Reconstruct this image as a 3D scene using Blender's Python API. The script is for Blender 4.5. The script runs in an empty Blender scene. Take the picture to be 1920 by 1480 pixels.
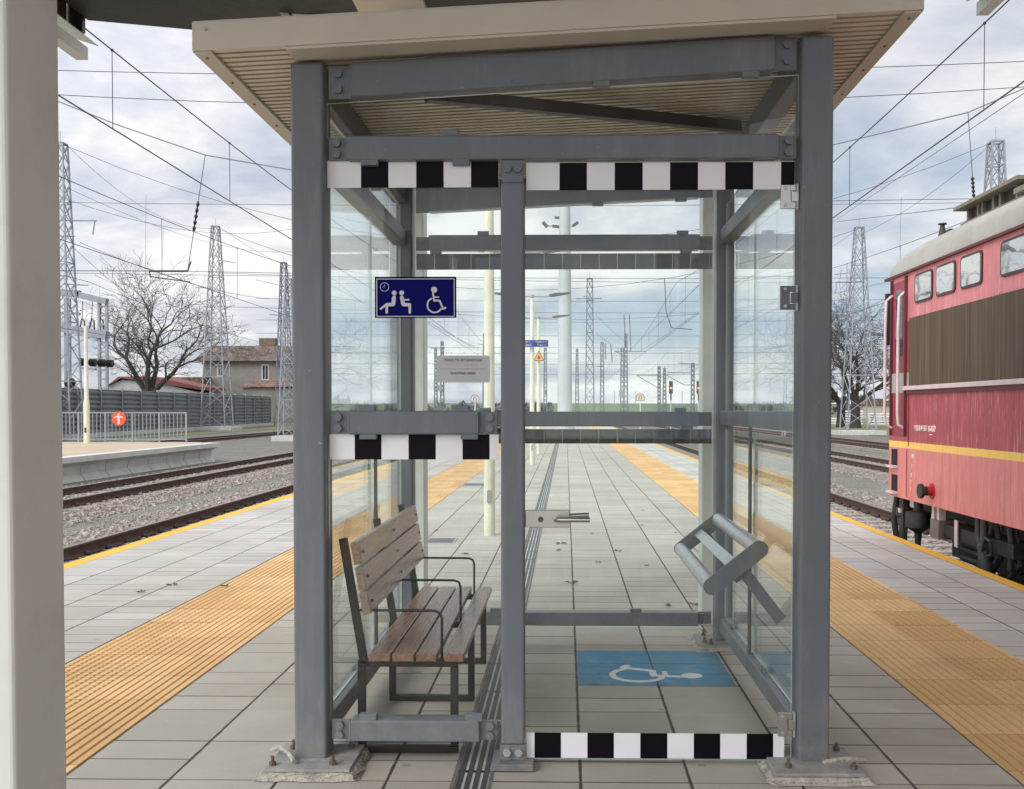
import bpy, bmesh, math, random
from mathutils import Vector, Matrix
S = bpy.context.scene
COL = S.collection
rnd = random.Random(7)
R = math.radians
# ------------------------------------------------------------------ camera
FPX, CX, CY, EYE = 1780.0, 1030.0, 808.0, 1.35
PITCH, YAW = math.atan((808 - 767) / FPX), math.atan(31 / FPX)
cam = bpy.data.cameras.new("camera")
cam.sensor_width = 36.0
cam.lens = 36.0 * FPX / 1920
cam.shift_x = (960 - CX) / 1920
cam.shift_y = (CY - 740) / 1920
cam.clip_start = 0.05
cam.clip_end = 9000
camo = bpy.data.objects.new("camera", cam)
camo.location = (0, 0, EYE)
camo.rotation_euler = (math.pi / 2 - PITCH, 0, YAW)
COL.objects.link(camo)
S.camera = camo
RM = camo.rotation_euler.to_matrix()
def ray(x, y):
    return RM @ Vector(((x - CX) / FPX, -(y - CY) / FPX, -1.0))
def at(x, y, Y):                      # world point seen at photo pixel (x, y), Y metres ahead
    d = ray(x, y); t = Y / d.y
    return Vector((0, 0, EYE)) + d * t
def on(x, y, z=0.0):
    d = ray(x, y); t = (z - EYE) / d.z
    return Vector((0, 0, EYE)) + d * t
def side(x, y, X):
    d = ray(x, y); t = X / d.x
    return Vector((0, 0, EYE)) + d * t
# ------------------------------------------------------------------ world and sun
SUN_EL, SUN_AZ = 38.0, 222.0          # azimuth clockwise from +Y (north): behind and to the left
W = bpy.data.worlds.new("World"); S.world = W; W.use_nodes = True
nt = W.node_tree; N = nt.nodes; Lk = nt.links; N.clear()
wo = N.new("ShaderNodeOutputWorld"); bg = N.new("ShaderNodeBackground")
sky = N.new("ShaderNodeTexSky"); sky.sky_type = 'NISHITA'; sky.sun_disc = False
sky.sun_elevation = R(SUN_EL); sky.sun_rotation = R(SUN_AZ); sky.air_density = 1.0; sky.dust_density = 1.5
tc = N.new("ShaderNodeTexCoord"); sep = N.new("ShaderNodeSeparateXYZ"); Lk.new(tc.outputs["Generated"], sep.inputs[0])
def wm(op, a, b=None, c=None):
    m = N.new("ShaderNodeMath"); m.operation = op
    for i, v in enumerate((a, b, c)):
        if v is None: continue
        if isinstance(v, (int, float)): m.inputs[i].default_value = v
        else: Lk.new(v, m.inputs[i])
    return m.outputs[0]
zz = wm('ADD', wm('MAXIMUM', sep.outputs[2], 0.0), 0.16)
cmb = N.new("ShaderNodeCombineXYZ")
Lk.new(wm('DIVIDE', sep.outputs[0], zz), cmb.inputs[0]); Lk.new(wm('DIVIDE', sep.outputs[1], zz), cmb.inputs[1])
def wnoise(scale, detail, rough, off):
    mp = N.new("ShaderNodeMapping"); mp.inputs["Location"].default_value = off
    Lk.new(cmb.outputs[0], mp.inputs[0])
    n = N.new("ShaderNodeTexNoise"); n.inputs["Scale"].default_value = scale
    n.inputs["Detail"].default_value = detail; n.inputs["Roughness"].default_value = rough
    n.inputs["Distortion"].default_value = 0.3
    Lk.new(mp.outputs[0], n.inputs["Vector"]); return n.outputs["Fac"]
def wramp(src, stops):
    r = N.new("ShaderNodeValToRGB"); Lk.new(src, r.inputs[0])
    e = r.color_ramp.elements
    while len(e) < len(stops): e.new(0.5)
    for q, (p, c) in zip(e, stops): q.position = p; q.color = (*c, 1)
    return r.outputs[0]
n1 = wnoise(0.62, 9, 0.55, (3.1, 1.7, 0)); n2 = wnoise(1.3, 8, 0.6, (8.3, -2.0, 0))
cover = wramp(n1, [(0.34, (0, 0, 0)), (0.52, (1, 1, 1))])
tone = wramp(n2, [(0.35, (4.9, 5.4, 6.5)), (0.47, (6.8, 7.0, 7.5)), (0.58, (9.0, 9.0, 8.9))])
SKY_GAIN = 1.0
thin = N.new("ShaderNodeMixRGB"); thin.inputs[0].default_value = 0.62
Lk.new(sky.outputs[0], thin.inputs[1]); thin.inputs[2].default_value = (4.3, 5.0, 6.3, 1)
mx = N.new("ShaderNodeMixRGB"); Lk.new(cover, mx.inputs[0]); Lk.new(thin.outputs[0], mx.inputs[1]); Lk.new(tone, mx.inputs[2])
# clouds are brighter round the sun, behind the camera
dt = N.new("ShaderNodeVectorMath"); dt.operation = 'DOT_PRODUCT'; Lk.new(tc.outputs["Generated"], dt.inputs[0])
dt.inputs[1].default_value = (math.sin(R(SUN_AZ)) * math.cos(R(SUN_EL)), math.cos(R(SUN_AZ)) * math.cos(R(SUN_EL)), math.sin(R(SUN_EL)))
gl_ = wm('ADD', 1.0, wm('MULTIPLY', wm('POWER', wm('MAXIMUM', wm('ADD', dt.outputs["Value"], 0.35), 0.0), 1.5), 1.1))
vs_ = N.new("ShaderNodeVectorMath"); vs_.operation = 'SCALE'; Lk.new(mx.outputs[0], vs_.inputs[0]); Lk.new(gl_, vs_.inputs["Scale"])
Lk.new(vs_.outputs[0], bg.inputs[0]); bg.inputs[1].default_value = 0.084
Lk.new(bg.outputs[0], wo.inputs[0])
sl = bpy.data.lights.new("sun", 'SUN'); sl.energy = 1.5; sl.angle = R(30); sl.color = (1.0, 0.94, 0.86)
so = bpy.data.objects.new("sun", sl); COL.objects.link(so)
az, el = R(SUN_AZ), R(SUN_EL)
sdir = Vector((math.sin(az) * math.cos(el), math.cos(az) * math.cos(el), math.sin(el)))
so.rotation_euler = sdir.to_track_quat('Z', 'Y').to_euler()
S.view_settings.view_transform = 'Standard'; S.view_settings.look = 'None'
S.view_settings.exposure = 0.40; S.view_settings.gamma = 1.0
S.cycles.transparent_max_bounces = 24
S.cycles.max_bounces = 8
# ------------------------------------------------------------------ materials
class NT:
    def __init__(s, name):
        s.m = bpy.data.materials.new(name); s.m.use_nodes = True
        s.t = s.m.node_tree; s.t.nodes.clear()
        s.out = s.n("ShaderNodeOutputMaterial")
    def n(s, t, **k):
        x = s.t.nodes.new(t)
        for a, b in k.items(): setattr(x, a, b)
        return x
    def put(s, v, inp):
        if isinstance(v, bpy.types.NodeSocket): s.t.links.new(v, inp)
        elif isinstance(v, (tuple, list)):
            inp.default_value = (*v, 1) if len(v) == 3 and inp.type == 'RGBA' else v
        else: inp.default_value = v
    def math(s, op, a, b=0.0, c=0.0, clamp=False):
        x = s.n("ShaderNodeMath", operation=op); x.use_clamp = clamp
        s.put(a, x.inputs[0]); s.put(b, x.inputs[1]); s.put(c, x.inputs[2]); return x.outputs[0]
    def mix(s, f, a, b, blend='MIX'):
        x = s.n("ShaderNodeMixRGB", blend_type=blend); s.put(f, x.inputs[0]); s.put(a, x.inputs[1]); s.put(b, x.inputs[2]); return x.outputs[0]
    def coord(s): return s.n("ShaderNodeTexCoord").outputs["Object"]
    def xyz(s, v=None):
        x = s.n("ShaderNodeSeparateXYZ"); s.put(v or s.coord(), x.inputs[0]); return x.outputs
    def vec(s, x=0.0, y=0.0, z=0.0):
        c = s.n("ShaderNodeCombineXYZ"); s.put(x, c.inputs[0]); s.put(y, c.inputs[1]); s.put(z, c.inputs[2]); return c.outputs[0]
    def noise(s, scale=5.0, detail=4.0, rough=0.55, stretch=None, off=(0, 0, 0), dist=0.0):
        mp = s.n("ShaderNodeMapping"); s.put(s.coord(), mp.inputs[0]); mp.inputs["Location"].default_value = off
        if stretch: mp.inputs["Scale"].default_value = stretch
        x = s.n("ShaderNodeTexNoise"); s.put(mp.outputs[0], x.inputs["Vector"])
        x.inputs["Scale"].default_value = scale; x.inputs["Detail"].default_value = detail
        x.inputs["Roughness"].default_value = rough; x.inputs["Distortion"].default_value = dist
        return x.outputs["Fac"]
    def ramp(s, f, stops):
        r = s.n("ShaderNodeValToRGB"); s.put(f, r.inputs[0]); e = r.color_ramp.elements
        while len(e) < len(stops): e.new(0.5)
        for q, (p, c) in zip(e, stops): q.position = p; q.color = (*c, 1) if isinstance(c, tuple) else (c, c, c, 1)
        return r.outputs[0]
    def hash(s, v):
        x = s.n("ShaderNodeTexWhiteNoise", noise_dimensions='3D'); s.put(v, x.inputs["Vector"]); return x.outputs["Value"]
    def bump(s, h, strength=0.3, dist=0.01):
        b = s.n("ShaderNodeBump"); b.inputs["Strength"].default_value = strength; b.inputs["Distance"].default_value = dist
        s.put(h, b.inputs["Height"]); return b.outputs[0]
    def done(s, col, rough=0.5, metal=0.0, nrm=None, spec=0.5, **k):
        p = s.n("ShaderNodeBsdfPrincipled")
        s.put(col, p.inputs["Base Color"]); s.put(rough, p.inputs["Roughness"]); s.put(metal, p.inputs["Metallic"])
        p.inputs["Specular IOR Level"].default_value = spec
        if nrm is not None: s.put(nrm, p.inputs["Normal"])
        for a, b in k.items(): s.put(b, p.inputs[a])
        s.t.links.new(p.outputs[0], s.out.inputs[0]); return s.m
def scl(c, f): return tuple(min(1, x * f) for x in c)
def M(name, col, rough=0.5, metal=0.0, ns=6.0, amt=0.12, bs=60.0, bump=0.0, bd=0.002, spec=0.5, dirt=None, stretch=None):
    t = NT(name)
    c = t.mix(t.ramp(t.noise(ns, 6, stretch=stretch), [(0.3, 0.0), (0.7, 1.0)]), scl(col, 1 - amt), scl(col, 1 + amt))
    if dirt:
        c = t.mix(t.math('MULTIPLY', t.ramp(t.noise(ns * 2.3, 8, 0.7, off=(5, 3, 1), stretch=stretch), [(0.50, 0.0), (0.72, 1.0)]), dirt[1]), c, dirt[0])
    r = t.math('ADD', t.math('MULTIPLY', t.noise(ns * 3, 4), 0.16), rough - 0.08)
    nrm = t.bump(t.noise(bs, 4), bump, bd) if bump else None
    return t.done(c, r, metal, nrm, spec)
def grey_paint():
    t = NT("grey_steel_paint"); b = (0.132, 0.150, 0.172)
    c = t.mix(t.ramp(t.noise(1.8, 6), [(0.3, 0.0), (0.7, 1.0)]), scl(b, 0.90), scl(b, 1.10))
    c = t.mix(t.math('MULTIPLY', t.ramp(t.noise(7, 9, 0.75, stretch=(1.6, 1.6, 0.22), off=(2, 5, 1)), [(0.50, 0.0), (0.74, 1.0)]), 0.42), c, (0.27, 0.265, 0.25))
    c = t.mix(t.math('MULTIPLY', t.ramp(t.noise(38, 7, 0.7, off=(9, 1, 4)), [(0.665, 0.0), (0.69, 1.0)]), 0.75), c, (0.36, 0.35, 0.33))
    c = t.mix(t.math('MULTIPLY', t.ramp(t.noise(24, 7, 0.7, off=(1, 7, 8)), [(0.685, 0.0), (0.71, 1.0)]), 0.7), c, (0.055, 0.05, 0.048))
    X, Y, Z = t.xyz()
    c = t.mix(t.math('MULTIPLY', t.math('MULTIPLY', t.ramp(Z, [(0.04, 1.0), (0.32, 0.0)]), t.ramp(t.noise(9, 8, 0.7), [(0.35, 0.0), (0.65, 1.0)])), 0.6), c, (0.30, 0.275, 0.23))
    rg = t.math('ADD', t.math('MULTIPLY', t.noise(5, 6, 0.7, stretch=(1, 1, 0.4)), 0.4), 0.24)
    return t.done(c, rg, 0, t.bump(t.math('ADD', t.noise(160, 3), t.noise(4, 3)), 0.14, 0.003), 0.5)
GREY = grey_paint()
GREYD = M("grey_steel_dark", (0.07, 0.077, 0.085), 0.5, ns=6, amt=0.1)
CREAM = M("cream_steel_paint", (0.66, 0.70, 0.65), 0.42, ns=2.0, amt=0.05, bs=220, bump=0.1, dirt=((0.36, 0.33, 0.27), 0.25))
TRIM = M("beige_roof_trim", (0.60, 0.56, 0.47), 0.45, ns=1.5, amt=0.05, bs=200, bump=0.1, dirt=((0.38, 0.35, 0.28), 0.2))
SOFF = M("beige_soffit_sheet", (0.72, 0.675, 0.56), 0.5, ns=3, amt=0.1)
DARK = M("dark_canopy_sheet", (0.028, 0.029, 0.026), 0.6)
BLACKST = M("black_bench_steel", (0.022, 0.02, 0.018), 0.45, amt=0.2)
ZINC = M("galvanised_steel", (0.46, 0.48, 0.49), 0.45, 0.55, ns=14, amt=0.15)
ZINCL = M("weathered_mast_steel", (0.25, 0.27, 0.30), 0.6, 0.0, ns=3, amt=0.15)
STAIN = M("brushed_stainless", (0.50, 0.485, 0.455), 0.36, 1.0, ns=2.5, amt=0.05)
HDARK = M("tarnished_hinge", (0.10, 0.10, 0.10), 0.3, 0.8)
CONC = M("cast_concrete", (0.50, 0.49, 0.46), 0.85, ns=3, amt=0.15, bs=50, bump=0.4, bd=0.006, dirt=((0.25, 0.24, 0.21), 0.5))
MORTAR = M("rough_mortar", (0.42, 0.39, 0.33), 0.95, ns=12, amt=0.3, bs=45, bump=1.0, bd=0.02, dirt=((0.62, 0.60, 0.55), 0.8))
RUSTB = M("rusty_bolt", (0.16, 0.12, 0.09), 0.7, 0.3, ns=40, amt=0.3)
RUBBER = M("black_rubber", (0.015, 0.015, 0.015), 0.6)
WHITE = M("white_film", (0.86, 0.85, 0.88), 0.5, amt=0.03)
BLACK = M("black_film", (0.004, 0.003, 0.006), 0.5, amt=0.1, spec=0.12)
def film_back(name, c, a):
    t = NT(name); d = t.n("ShaderNodeBsdfDiffuse"); t.put(c, d.inputs[0])
    tr = t.n("ShaderNodeBsdfTransparent"); m = t.n("ShaderNodeMixShader"); m.inputs[0].default_value = a
    t.t.links.new(tr.outputs[0], m.inputs[1]); t.t.links.new(d.outputs[0], m.inputs[2]); t.t.links.new(m.outputs[0], t.out.inputs[0]); return t.m
SIGNBLUE = M("sign_blue_enamel", (0.001, 0.002, 0.11), 0.4, amt=0.05, spec=0.06)
SIGNEDGE = M("sign_dark_edge", (0.001, 0.001, 0.008), 0.45, spec=0.06)
SIGNWHITE = M("sign_white_vinyl", (0.58, 0.58, 0.62), 0.4, amt=0.03)
PLAQUE = M("plaque_aluminium", (0.42, 0.415, 0.42), 0.4, 0.3, amt=0.04)
INK = M("plaque_ink", (0.06, 0.06, 0.06), 0.6)
# wood
def wood(name, c0, c1, ax):
    t = NT(name); st = [30, 30, 30]; st[ax] = 1.2
    g = t.noise(1.0, 8, 0.65, stretch=tuple(st), dist=1.0)
    c = t.ramp(g, [(0.25, c0), (0.5, c1), (0.8, scl(c1, 1.2))])
    k = t.ramp(t.noise(9, 3, off=(2, 2, 2)), [(0.62, 0.0), (0.75, 1.0)])
    c = t.mix(t.math('MULTIPLY', k, 0.35), c, scl(c0, 0.5))
    return t.done(c, t.math('ADD', t.math('MULTIPLY', g, 0.3), 0.12), 0, t.bump(g, 0.25, 0.003), 0.5)
WOODS = wood("seat_wood", (0.13, 0.065, 0.042), (0.27, 0.145, 0.095), 1)
WOODB = wood("back_wood", (0.16, 0.105, 0.075), (0.33, 0.225, 0.165), 1)
# glass
def glass(name, tint, refl=1.0, base=0.016):
    t = NT(name)
    lw = t.n("ShaderNodeLayerWeight"); lw.inputs[0].default_value = 0.5
    f = t.math('POWER', lw.outputs["Facing"], 4.5)
    f = t.math('ADD', t.math('MULTIPLY', f, (1 - base) * refl), base * refl)
    tr = t.n("ShaderNodeBsdfTransparent"); t.put(tint, tr.inputs[0])
    gl = t.n("ShaderNodeBsdfGlossy"); gl.inputs["Roughness"].default_value = 0.0; t.put((0.93, 0.96, 0.95), gl.inputs[0])
    ds = t.n("ShaderNodeBsdfDiffuse"); t.put((0.6, 0.6, 0.55), ds.inputs[0])
    m0 = t.n("ShaderNodeMixShader"); t.put(t.math('MULTIPLY', t.ramp(t.noise(3, 7, 0.7, stretch=(1, 1, 0.5)), [(0.45, 0.0), (0.8, 1.0)]), 0.05), m0.inputs[0])
    m = t.n("ShaderNodeMixShader"); t.put(f, m.inputs[0])
    t.t.links.new(tr.outputs[0], m0.inputs[1]); t.t.links.new(ds.outputs[0], m0.inputs[2])
    t.t.links.new(m0.outputs[0], m.inputs[1]); t.t.links.new(gl.outputs[0], m.inputs[2]); t.t.links.new(m.outputs[0], t.out.inputs[0])
    return t.m
GLASS = glass("clear_glass", (0.982, 0.996, 0.989))
GEDGE = M("glass_edge", (0.55, 0.66, 0.61), 0.15, amt=0.03)
# paving: pavers 0.397 wide, rows a multiple of 0.2 m, x0 = a longitudinal joint
def paving(name, x0, col, w=0.397):
    t = NT(name); X, Y, Z = t.xyz()
    u = t.math('DIVIDE', t.math('SUBTRACT', X, x0), w); ci = t.math('FLOOR', u); fu = t.math('SUBTRACT', u, ci)
    v = t.math('DIVIDE', Y, 0.2); ri = t.math('FLOOR', v); fv = t.math('SUBTRACT', v, ri)
    wob = t.math('MULTIPLY', t.math('SUBTRACT', t.noise(14, 3), 0.5), 0.02)
    du = t.math('SUBTRACT', 0.5, t.math('ABSOLUTE', t.math('SUBTRACT', fu, 0.5)))
    jx = t.ramp(t.math('ADD', du, wob), [(0.008, 1.0), (0.020, 0.0)])
    has = t.math('GREATER_THAN', t.hash(t.vec(ci, ri, 3.0)), 0.26)
    jy = t.math('MULTIPLY', t.ramp(t.math('ADD', fv, wob), [(0.030, 1.0), (0.065, 0.0)]), has)
    J = t.math('MAXIMUM', jx, t.math('MULTIPLY', jy, t.math('ADD', 0.55, t.math('MULTIPLY', t.hash(t.vec(ci, ri, 5.0)), 0.6))))
    # tone per block: row index pulled down to the last joint (up to two rows)
    has1 = t.math('GREATER_THAN', t.hash(t.vec(ci, ri, 3.0)), 0.26)
    rb = t.math('SUBTRACT', ri, t.math('SUBTRACT', 1.0, has1))
    tn = t.hash(t.vec(ci, rb, 9.0))
    c = t.mix(tn, scl(col, 0.84), scl(col, 1.12))
    c = t.mix(t.math('MULTIPLY', t.ramp(t.noise(1.6, 6, 0.6), [(0.35, 0.0), (0.7, 1.0)]), 0.55), c, (col[0] * 0.80, col[1] * 0.76, col[2] * 0.70))
    c = t.mix(t.math('MULTIPLY', t.ramp(t.noise(170, 2), [(0.4, 0.0), (0.7, 1.0)]), 0.22), c, scl(col, 0.62))
    c = t.mix(t.math('MULTIPLY', t.ramp(t.noise(5, 9, 0.75, stretch=(1, 2.2, 1), off=(4, 9, 0)), [(0.60, 0.0), (0.66, 1.0)]), 0.4), c, scl(col, 1.35))
    sp = t.n("ShaderNodeTexVoronoi"); sp.inputs["Scale"].default_value = 2.6; t.put(t.coord(), sp.inputs["Vector"])
    c = t.mix(t.math('MULTIPLY', t.ramp(sp.outputs["Distance"], [(0.035, 1.0), (0.055, 0.0)]), 0.55), c, scl(col, 0.45))
    c = t.mix(t.math('MULTIPLY', t.ramp(t.noise(0.55, 8, 0.7, off=(7, 3, 0)), [(0.46, 0.0), (0.68, 1.0)]), 0.6), c, (col[0] * 0.66, col[1] * 0.60, col[2] * 0.50))
    c = t.mix(t.math('MULTIPLY', J, 0.95), c, (0.045, 0.038, 0.03))
    h = t.math('SUBTRACT', t.math('MULTIPLY', t.noise(150, 3), 0.12), J)
    return t.done(c, 0.82, 0, t.bump(h, 0.55, 0.006), 0.35)
PAVC = (0.48, 0.455, 0.40)
PAVR = paving("paver_right", 0.055, PAVC)
PAVL = paving("paver_left", -1.84, PAVC)
PAVRO = paving("paver_right_edge", 2.44, (0.56, 0.545, 0.50), 0.313)
PAVLO = paving("paver_left_edge", -4.22, (0.50, 0.475, 0.44), 0.3925)
def tactile():
    t = NT("yellow_tactile_paver"); X, Y, Z = t.xyz()
    v = t.math('DIVIDE', t.math('ADD', Y, 0.07), 0.4); ri = t.math('FLOOR', v); fv = t.math('SUBTRACT', v, ri)
    c = t.mix(t.hash(t.vec(ri, t.math('FLOOR', t.math('DIVIDE', X, 0.403)), 1.0)), (0.64, 0.385, 0.155), (0.82, 0.53, 0.25))
    c = t.mix(t.math('MULTIPLY', t.ramp(t.noise(2.2, 7, 0.65), [(0.4, 0.0), (0.75, 1.0)]), 0.5), c, (0.60, 0.38, 0.19))
    c = t.mix(t.math('MULTIPLY', t.ramp(t.noise(160, 2), [(0.5, 0.0), (0.75, 1.0)]), 0.25), c, (0.3, 0.19, 0.09))
    low = t.ramp(Z, [(0.0, 1.0), (0.5, 0.0)])
    c = t.mix(t.math('MULTIPLY', t.ramp(t.noise(1.1, 9, 0.75, off=(3, 8, 0)), [(0.52, 0.0), (0.70, 1.0)]), 0.5), c, (0.40, 0.27, 0.15))
    J = t.ramp(fv, [(0.008, 1.0), (0.022, 0.0)])
    c = t.mix(t.math('MULTIPLY', J, 0.6), c, (0.12, 0.07, 0.03))
    return t.done(c, 0.8, 0, t.bump(t.noise(150, 3), 0.3, 0.004), 0.35)
TACT = tactile()
GROOVE = M("yellow_paver_groove", (0.25, 0.14, 0.05), 0.9, ns=30, amt=0.3)
YEL = M("yellow_edge_paint", (0.80, 0.42, 0.03), 0.7, ns=5, amt=0.06, bs=120, bump=0.3, dirt=((0.55, 0.36, 0.16), 0.3))
def ballast(name, c0, c1, sc=13, low=0.12):
    t = NT(name)
    v = t.n("ShaderNodeTexVoronoi"); v.inputs["Scale"].default_value = sc; t.put(t.coord(), v.inputs["Vector"])
    ve = t.n("ShaderNodeTexVoronoi", feature='DISTANCE_TO_EDGE'); ve.inputs["Scale"].default_value = sc; t.put(t.coord(), ve.inputs["Vector"])
    s = t.n("ShaderNodeSeparateColor"); t.put(v.outputs["Color"], s.inputs[0])
    c = t.mix(s.outputs[0], c0, c1)
    c = t.mix(t.math('MULTIPLY', t.ramp(t.noise(0.9, 5), [(0.4, 0.0), (0.7, 1.0)]), 0.5), c, scl(c0, 0.75))
    e = t.ramp(ve.outputs[0], [(0.0, 0.0), (0.12, 1.0)])
    c = t.mix(e, (low, low * 0.92, low * 0.8), c)
    h = t.math('ADD', e, s.outputs[1])
    return t.done(c, 0.95, 0, t.bump(h, 1.0, 0.05), 0.2)
BALL = ballast("ballast_stone", (0.23, 0.195, 0.165), (0.48, 0.42, 0.365))
STONE = M("ballast_chip", (0.37, 0.325, 0.285), 0.95, ns=9, amt=0.35, dirt=((0.20, 0.13, 0.09), 0.5))
GRAV = ballast("fine_grey_gravel", (0.27, 0.265, 0.225), (0.43, 0.42, 0.36), 22, 0.17)
RAILB = M("rusted_rail_web", (0.085, 0.042, 0.030), 0.85, ns=12, amt=0.3, bs=90, bump=0.4)
RAILT = M("worn_rail_head", (0.30, 0.26, 0.24), 0.35, 0.8, ns=4, amt=0.15)
SLEEP = M("concrete_sleeper", (0.30, 0.27, 0.24), 0.9, ns=8, amt=0.2)
CLIPM = M("rail_clip_black", (0.03, 0.025, 0.022), 0.6, ns=30)
FIELD = M("green_field", (0.085, 0.125, 0.06), 0.95, ns=0.01, amt=0.25)
def ground_mat():
    t = NT("rough_ground")
    n = t.noise(0.25, 8, 0.65)
    c = t.ramp(n, [(0.35, (0.16, 0.155, 0.12)), (0.5, (0.15, 0.15, 0.085)), (0.62, (0.24, 0.21, 0.13)), (0.8, (0.09, 0.13, 0.05))])
    return t.done(c, 0.95, 0, t.bump(t.noise(12, 6), 0.8, 0.08), 0.2)
GROUND = ground_mat()
WIRE = M("wire_metal", (0.05, 0.055, 0.06), 0.5, 0.3, ns=3)
INSUL = M("brown_insulator", (0.02, 0.013, 0.012), 0.25)
BARK = M("grey_brown_bark", (0.042, 0.034, 0.030), 0.9, ns=6, amt=0.3)
TWIG = M("bare_twig", (0.075, 0.064, 0.060), 0.9, ns=6, amt=0.25)

# ------------------------------------------------------------------ mesh builder
class MB:
    def __init__(s): s.v = []; s.f = []; s.m = []; s.mi = 0
    def add(s, vs, fs):
        o = len(s.v); s.v += [tuple(p) for p in vs]; s.f += [tuple(i + o for i in f) for f in fs]; s.m += [s.mi] * len(fs); return s
    def box(s, x0, y0, z0, x1, y1, z1):
        x0, x1 = sorted((x0, x1)); y0, y1 = sorted((y0, y1)); z0, z1 = sorted((z0, z1))
        return s.add([(x0, y0, z0), (x1, y0, z0), (x1, y1, z0), (x0, y1, z0), (x0, y0, z1), (x1, y0, z1), (x1, y1, z1), (x0, y1, z1)],
                     [(3, 2, 1, 0), (4, 5, 6, 7), (0, 1, 5, 4), (1, 2, 6, 5), (2, 3, 7, 6), (3, 0, 4, 7)])
    def bar(s, a, b, w, h=None, up=(0, 0, 1)):
        a, b = Vector(a), Vector(b); h = h or w; d = (b - a).normalized(); u = Vector(up)
        if abs(d.dot(u)) > 0.95: u = Vector((0, 1, 0))
        r = d.cross(u).normalized() * (w / 2); q = r.cross(d).normalized() * (h / 2)
        vs = [a - r - q, a + r - q, a + r + q, a - r + q, b - r - q, b + r - q, b + r + q, b - r + q]
        return s.add(vs, [(0, 1, 2, 3), (7, 6, 5, 4), (4, 5, 1, 0), (5, 6, 2, 1), (6, 7, 3, 2), (7, 4, 0, 3)])
    def tube(s, pts, r, n=8, r1=None, cap=True):
        pts = [Vector(p) for p in pts]; k = len(pts); vs = []; prev = None
        for i, p in enumerate(pts):
            d = (pts[min(i + 1, k - 1)] - pts[max(i - 1, 0)]).normalized()
            if prev is None:
                u = Vector((0, 0, 1)) if abs(d.z) < 0.9 else Vector((1, 0, 0))
                prev = d.cross(u).normalized()
            x = (prev - d * prev.dot(d)).normalized(); prev = x; y = d.cross(x)
            rr = r if r1 is None else r + (r1 - r) * i / (k - 1)
            if isinstance(r, (list, tuple)): rr = r[i]
            vs += [p + (x * math.cos(2 * math.pi * j / n) + y * math.sin(2 * math.pi * j / n)) * rr for j in range(n)]
        fs = [(i * n + j, i * n + (j + 1) % n, (i + 1) * n + (j + 1) % n, (i + 1) * n + j) for i in range(k - 1) for j in range(n)]
        if cap: fs += [tuple(reversed(range(n))), tuple((k - 1) * n + j for j in range(n))]
        return s.add(vs, fs)
    def prism(s, poly, f0, f1):          # polygon mapped by two functions of (u, v) -> point
        n = len(poly); vs = [f0(*p) for p in poly] + [f1(*p) for p in poly]
        fs = [tuple(range(n)), tuple(reversed(range(n, 2 * n)))] + [(i, n + i, n + (i + 1) % n, (i + 1) % n) for i in range(n)]
        return s.add(vs, fs)
    def ext_y(s, prof, y0, y1, closed=True, caps=True):   # profile in (x, z) pulled along Y
        n = len(prof); vs = [(x, y0, z) for x, z in prof] + [(x, y1, z) for x, z in prof]
        fs = [(i, (i + 1) % n, n + (i + 1) % n, n + i) for i in range(n if closed else n - 1)]
        if caps and closed: fs += [tuple(reversed(range(n))), tuple(range(n, 2 * n))]
        return s.add(vs, fs)
    def hexa(s, c, r, h, ax=(0, 1, 0), n=6):
        c = Vector(c); a = Vector(ax).normalized(); return s.tube([c, c + a * h], r, n)
    def ball(s, c, r, n=8, m=5, sq=(1, 1, 1)):
        vs = []; fs = []
        for i in range(m + 1):
            th = math.pi * i / m
            for j in range(n):
                ph = 2 * math.pi * j / n
                vs.append((c[0] + r * sq[0] * math.sin(th) * math.cos(ph), c[1] + r * sq[1] * math.sin(th) * math.sin(ph), c[2] + r * sq[2] * math.cos(th)))
        for i in range(m):
            for j in range(n): fs.append((i * n + j, (i + 1) * n + j, (i + 1) * n + (j + 1) % n, i * n + (j + 1) % n))
        return s.add(vs, fs)
    def obj(s, name, mats, parent=None, smooth=False, bevel=0.0, fix=True):
        me = bpy.data.meshes.new(name); me.from_pydata(s.v, [], s.f)
        mats = mats if isinstance(mats, (list, tuple)) else [mats]
        for m in mats: me.materials.append(m)
        if len(mats) > 1: me.polygons.foreach_set("material_index", s.m)
        me.update()
        if fix:
            b = bmesh.new(); b.from_mesh(me); bmesh.ops.recalc_face_normals(b, faces=b.faces); b.to_mesh(me); b.free()
        if smooth:
            me.polygons.foreach_set("use_smooth", [True] * len(me.polygons))
            try: me.set_sharp_from_angle(angle=R(40))
            except Exception: pass
        o = bpy.data.objects.new(name, me); COL.objects.link(o)
        if parent is not None:
            o.parent = parent; o.location = -Vector(parent.get("_base", (0, 0, 0)))
        if bevel:
            bv = o.modifiers.new("bevel", 'BEVEL'); bv.width = bevel; bv.segments = 3; bv.limit_method = 'ANGLE'; bv.angle_limit = R(40)
            bv.harden_normals = False
        return o
def tag(o, label=None, cat=None, group=None, kind=None):
    if label: o["label"] = label
    if cat: o["category"] = cat
    if group: o["group"] = group
    if kind: o["kind"] = kind
    return o
BASES = []
def thing(name, base, label, cat, group=None):
    o = bpy.data.objects.new(name, None); o.empty_display_size = 0.1; COL.objects.link(o)
    o.location = base; o["_base"] = tuple(base); BASES.append(o)
    return tag(o, label, cat, group)
def sub(o): o["_base"] = o.parent["_base"]; BASES.append(o); o2 = o; return o2
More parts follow.
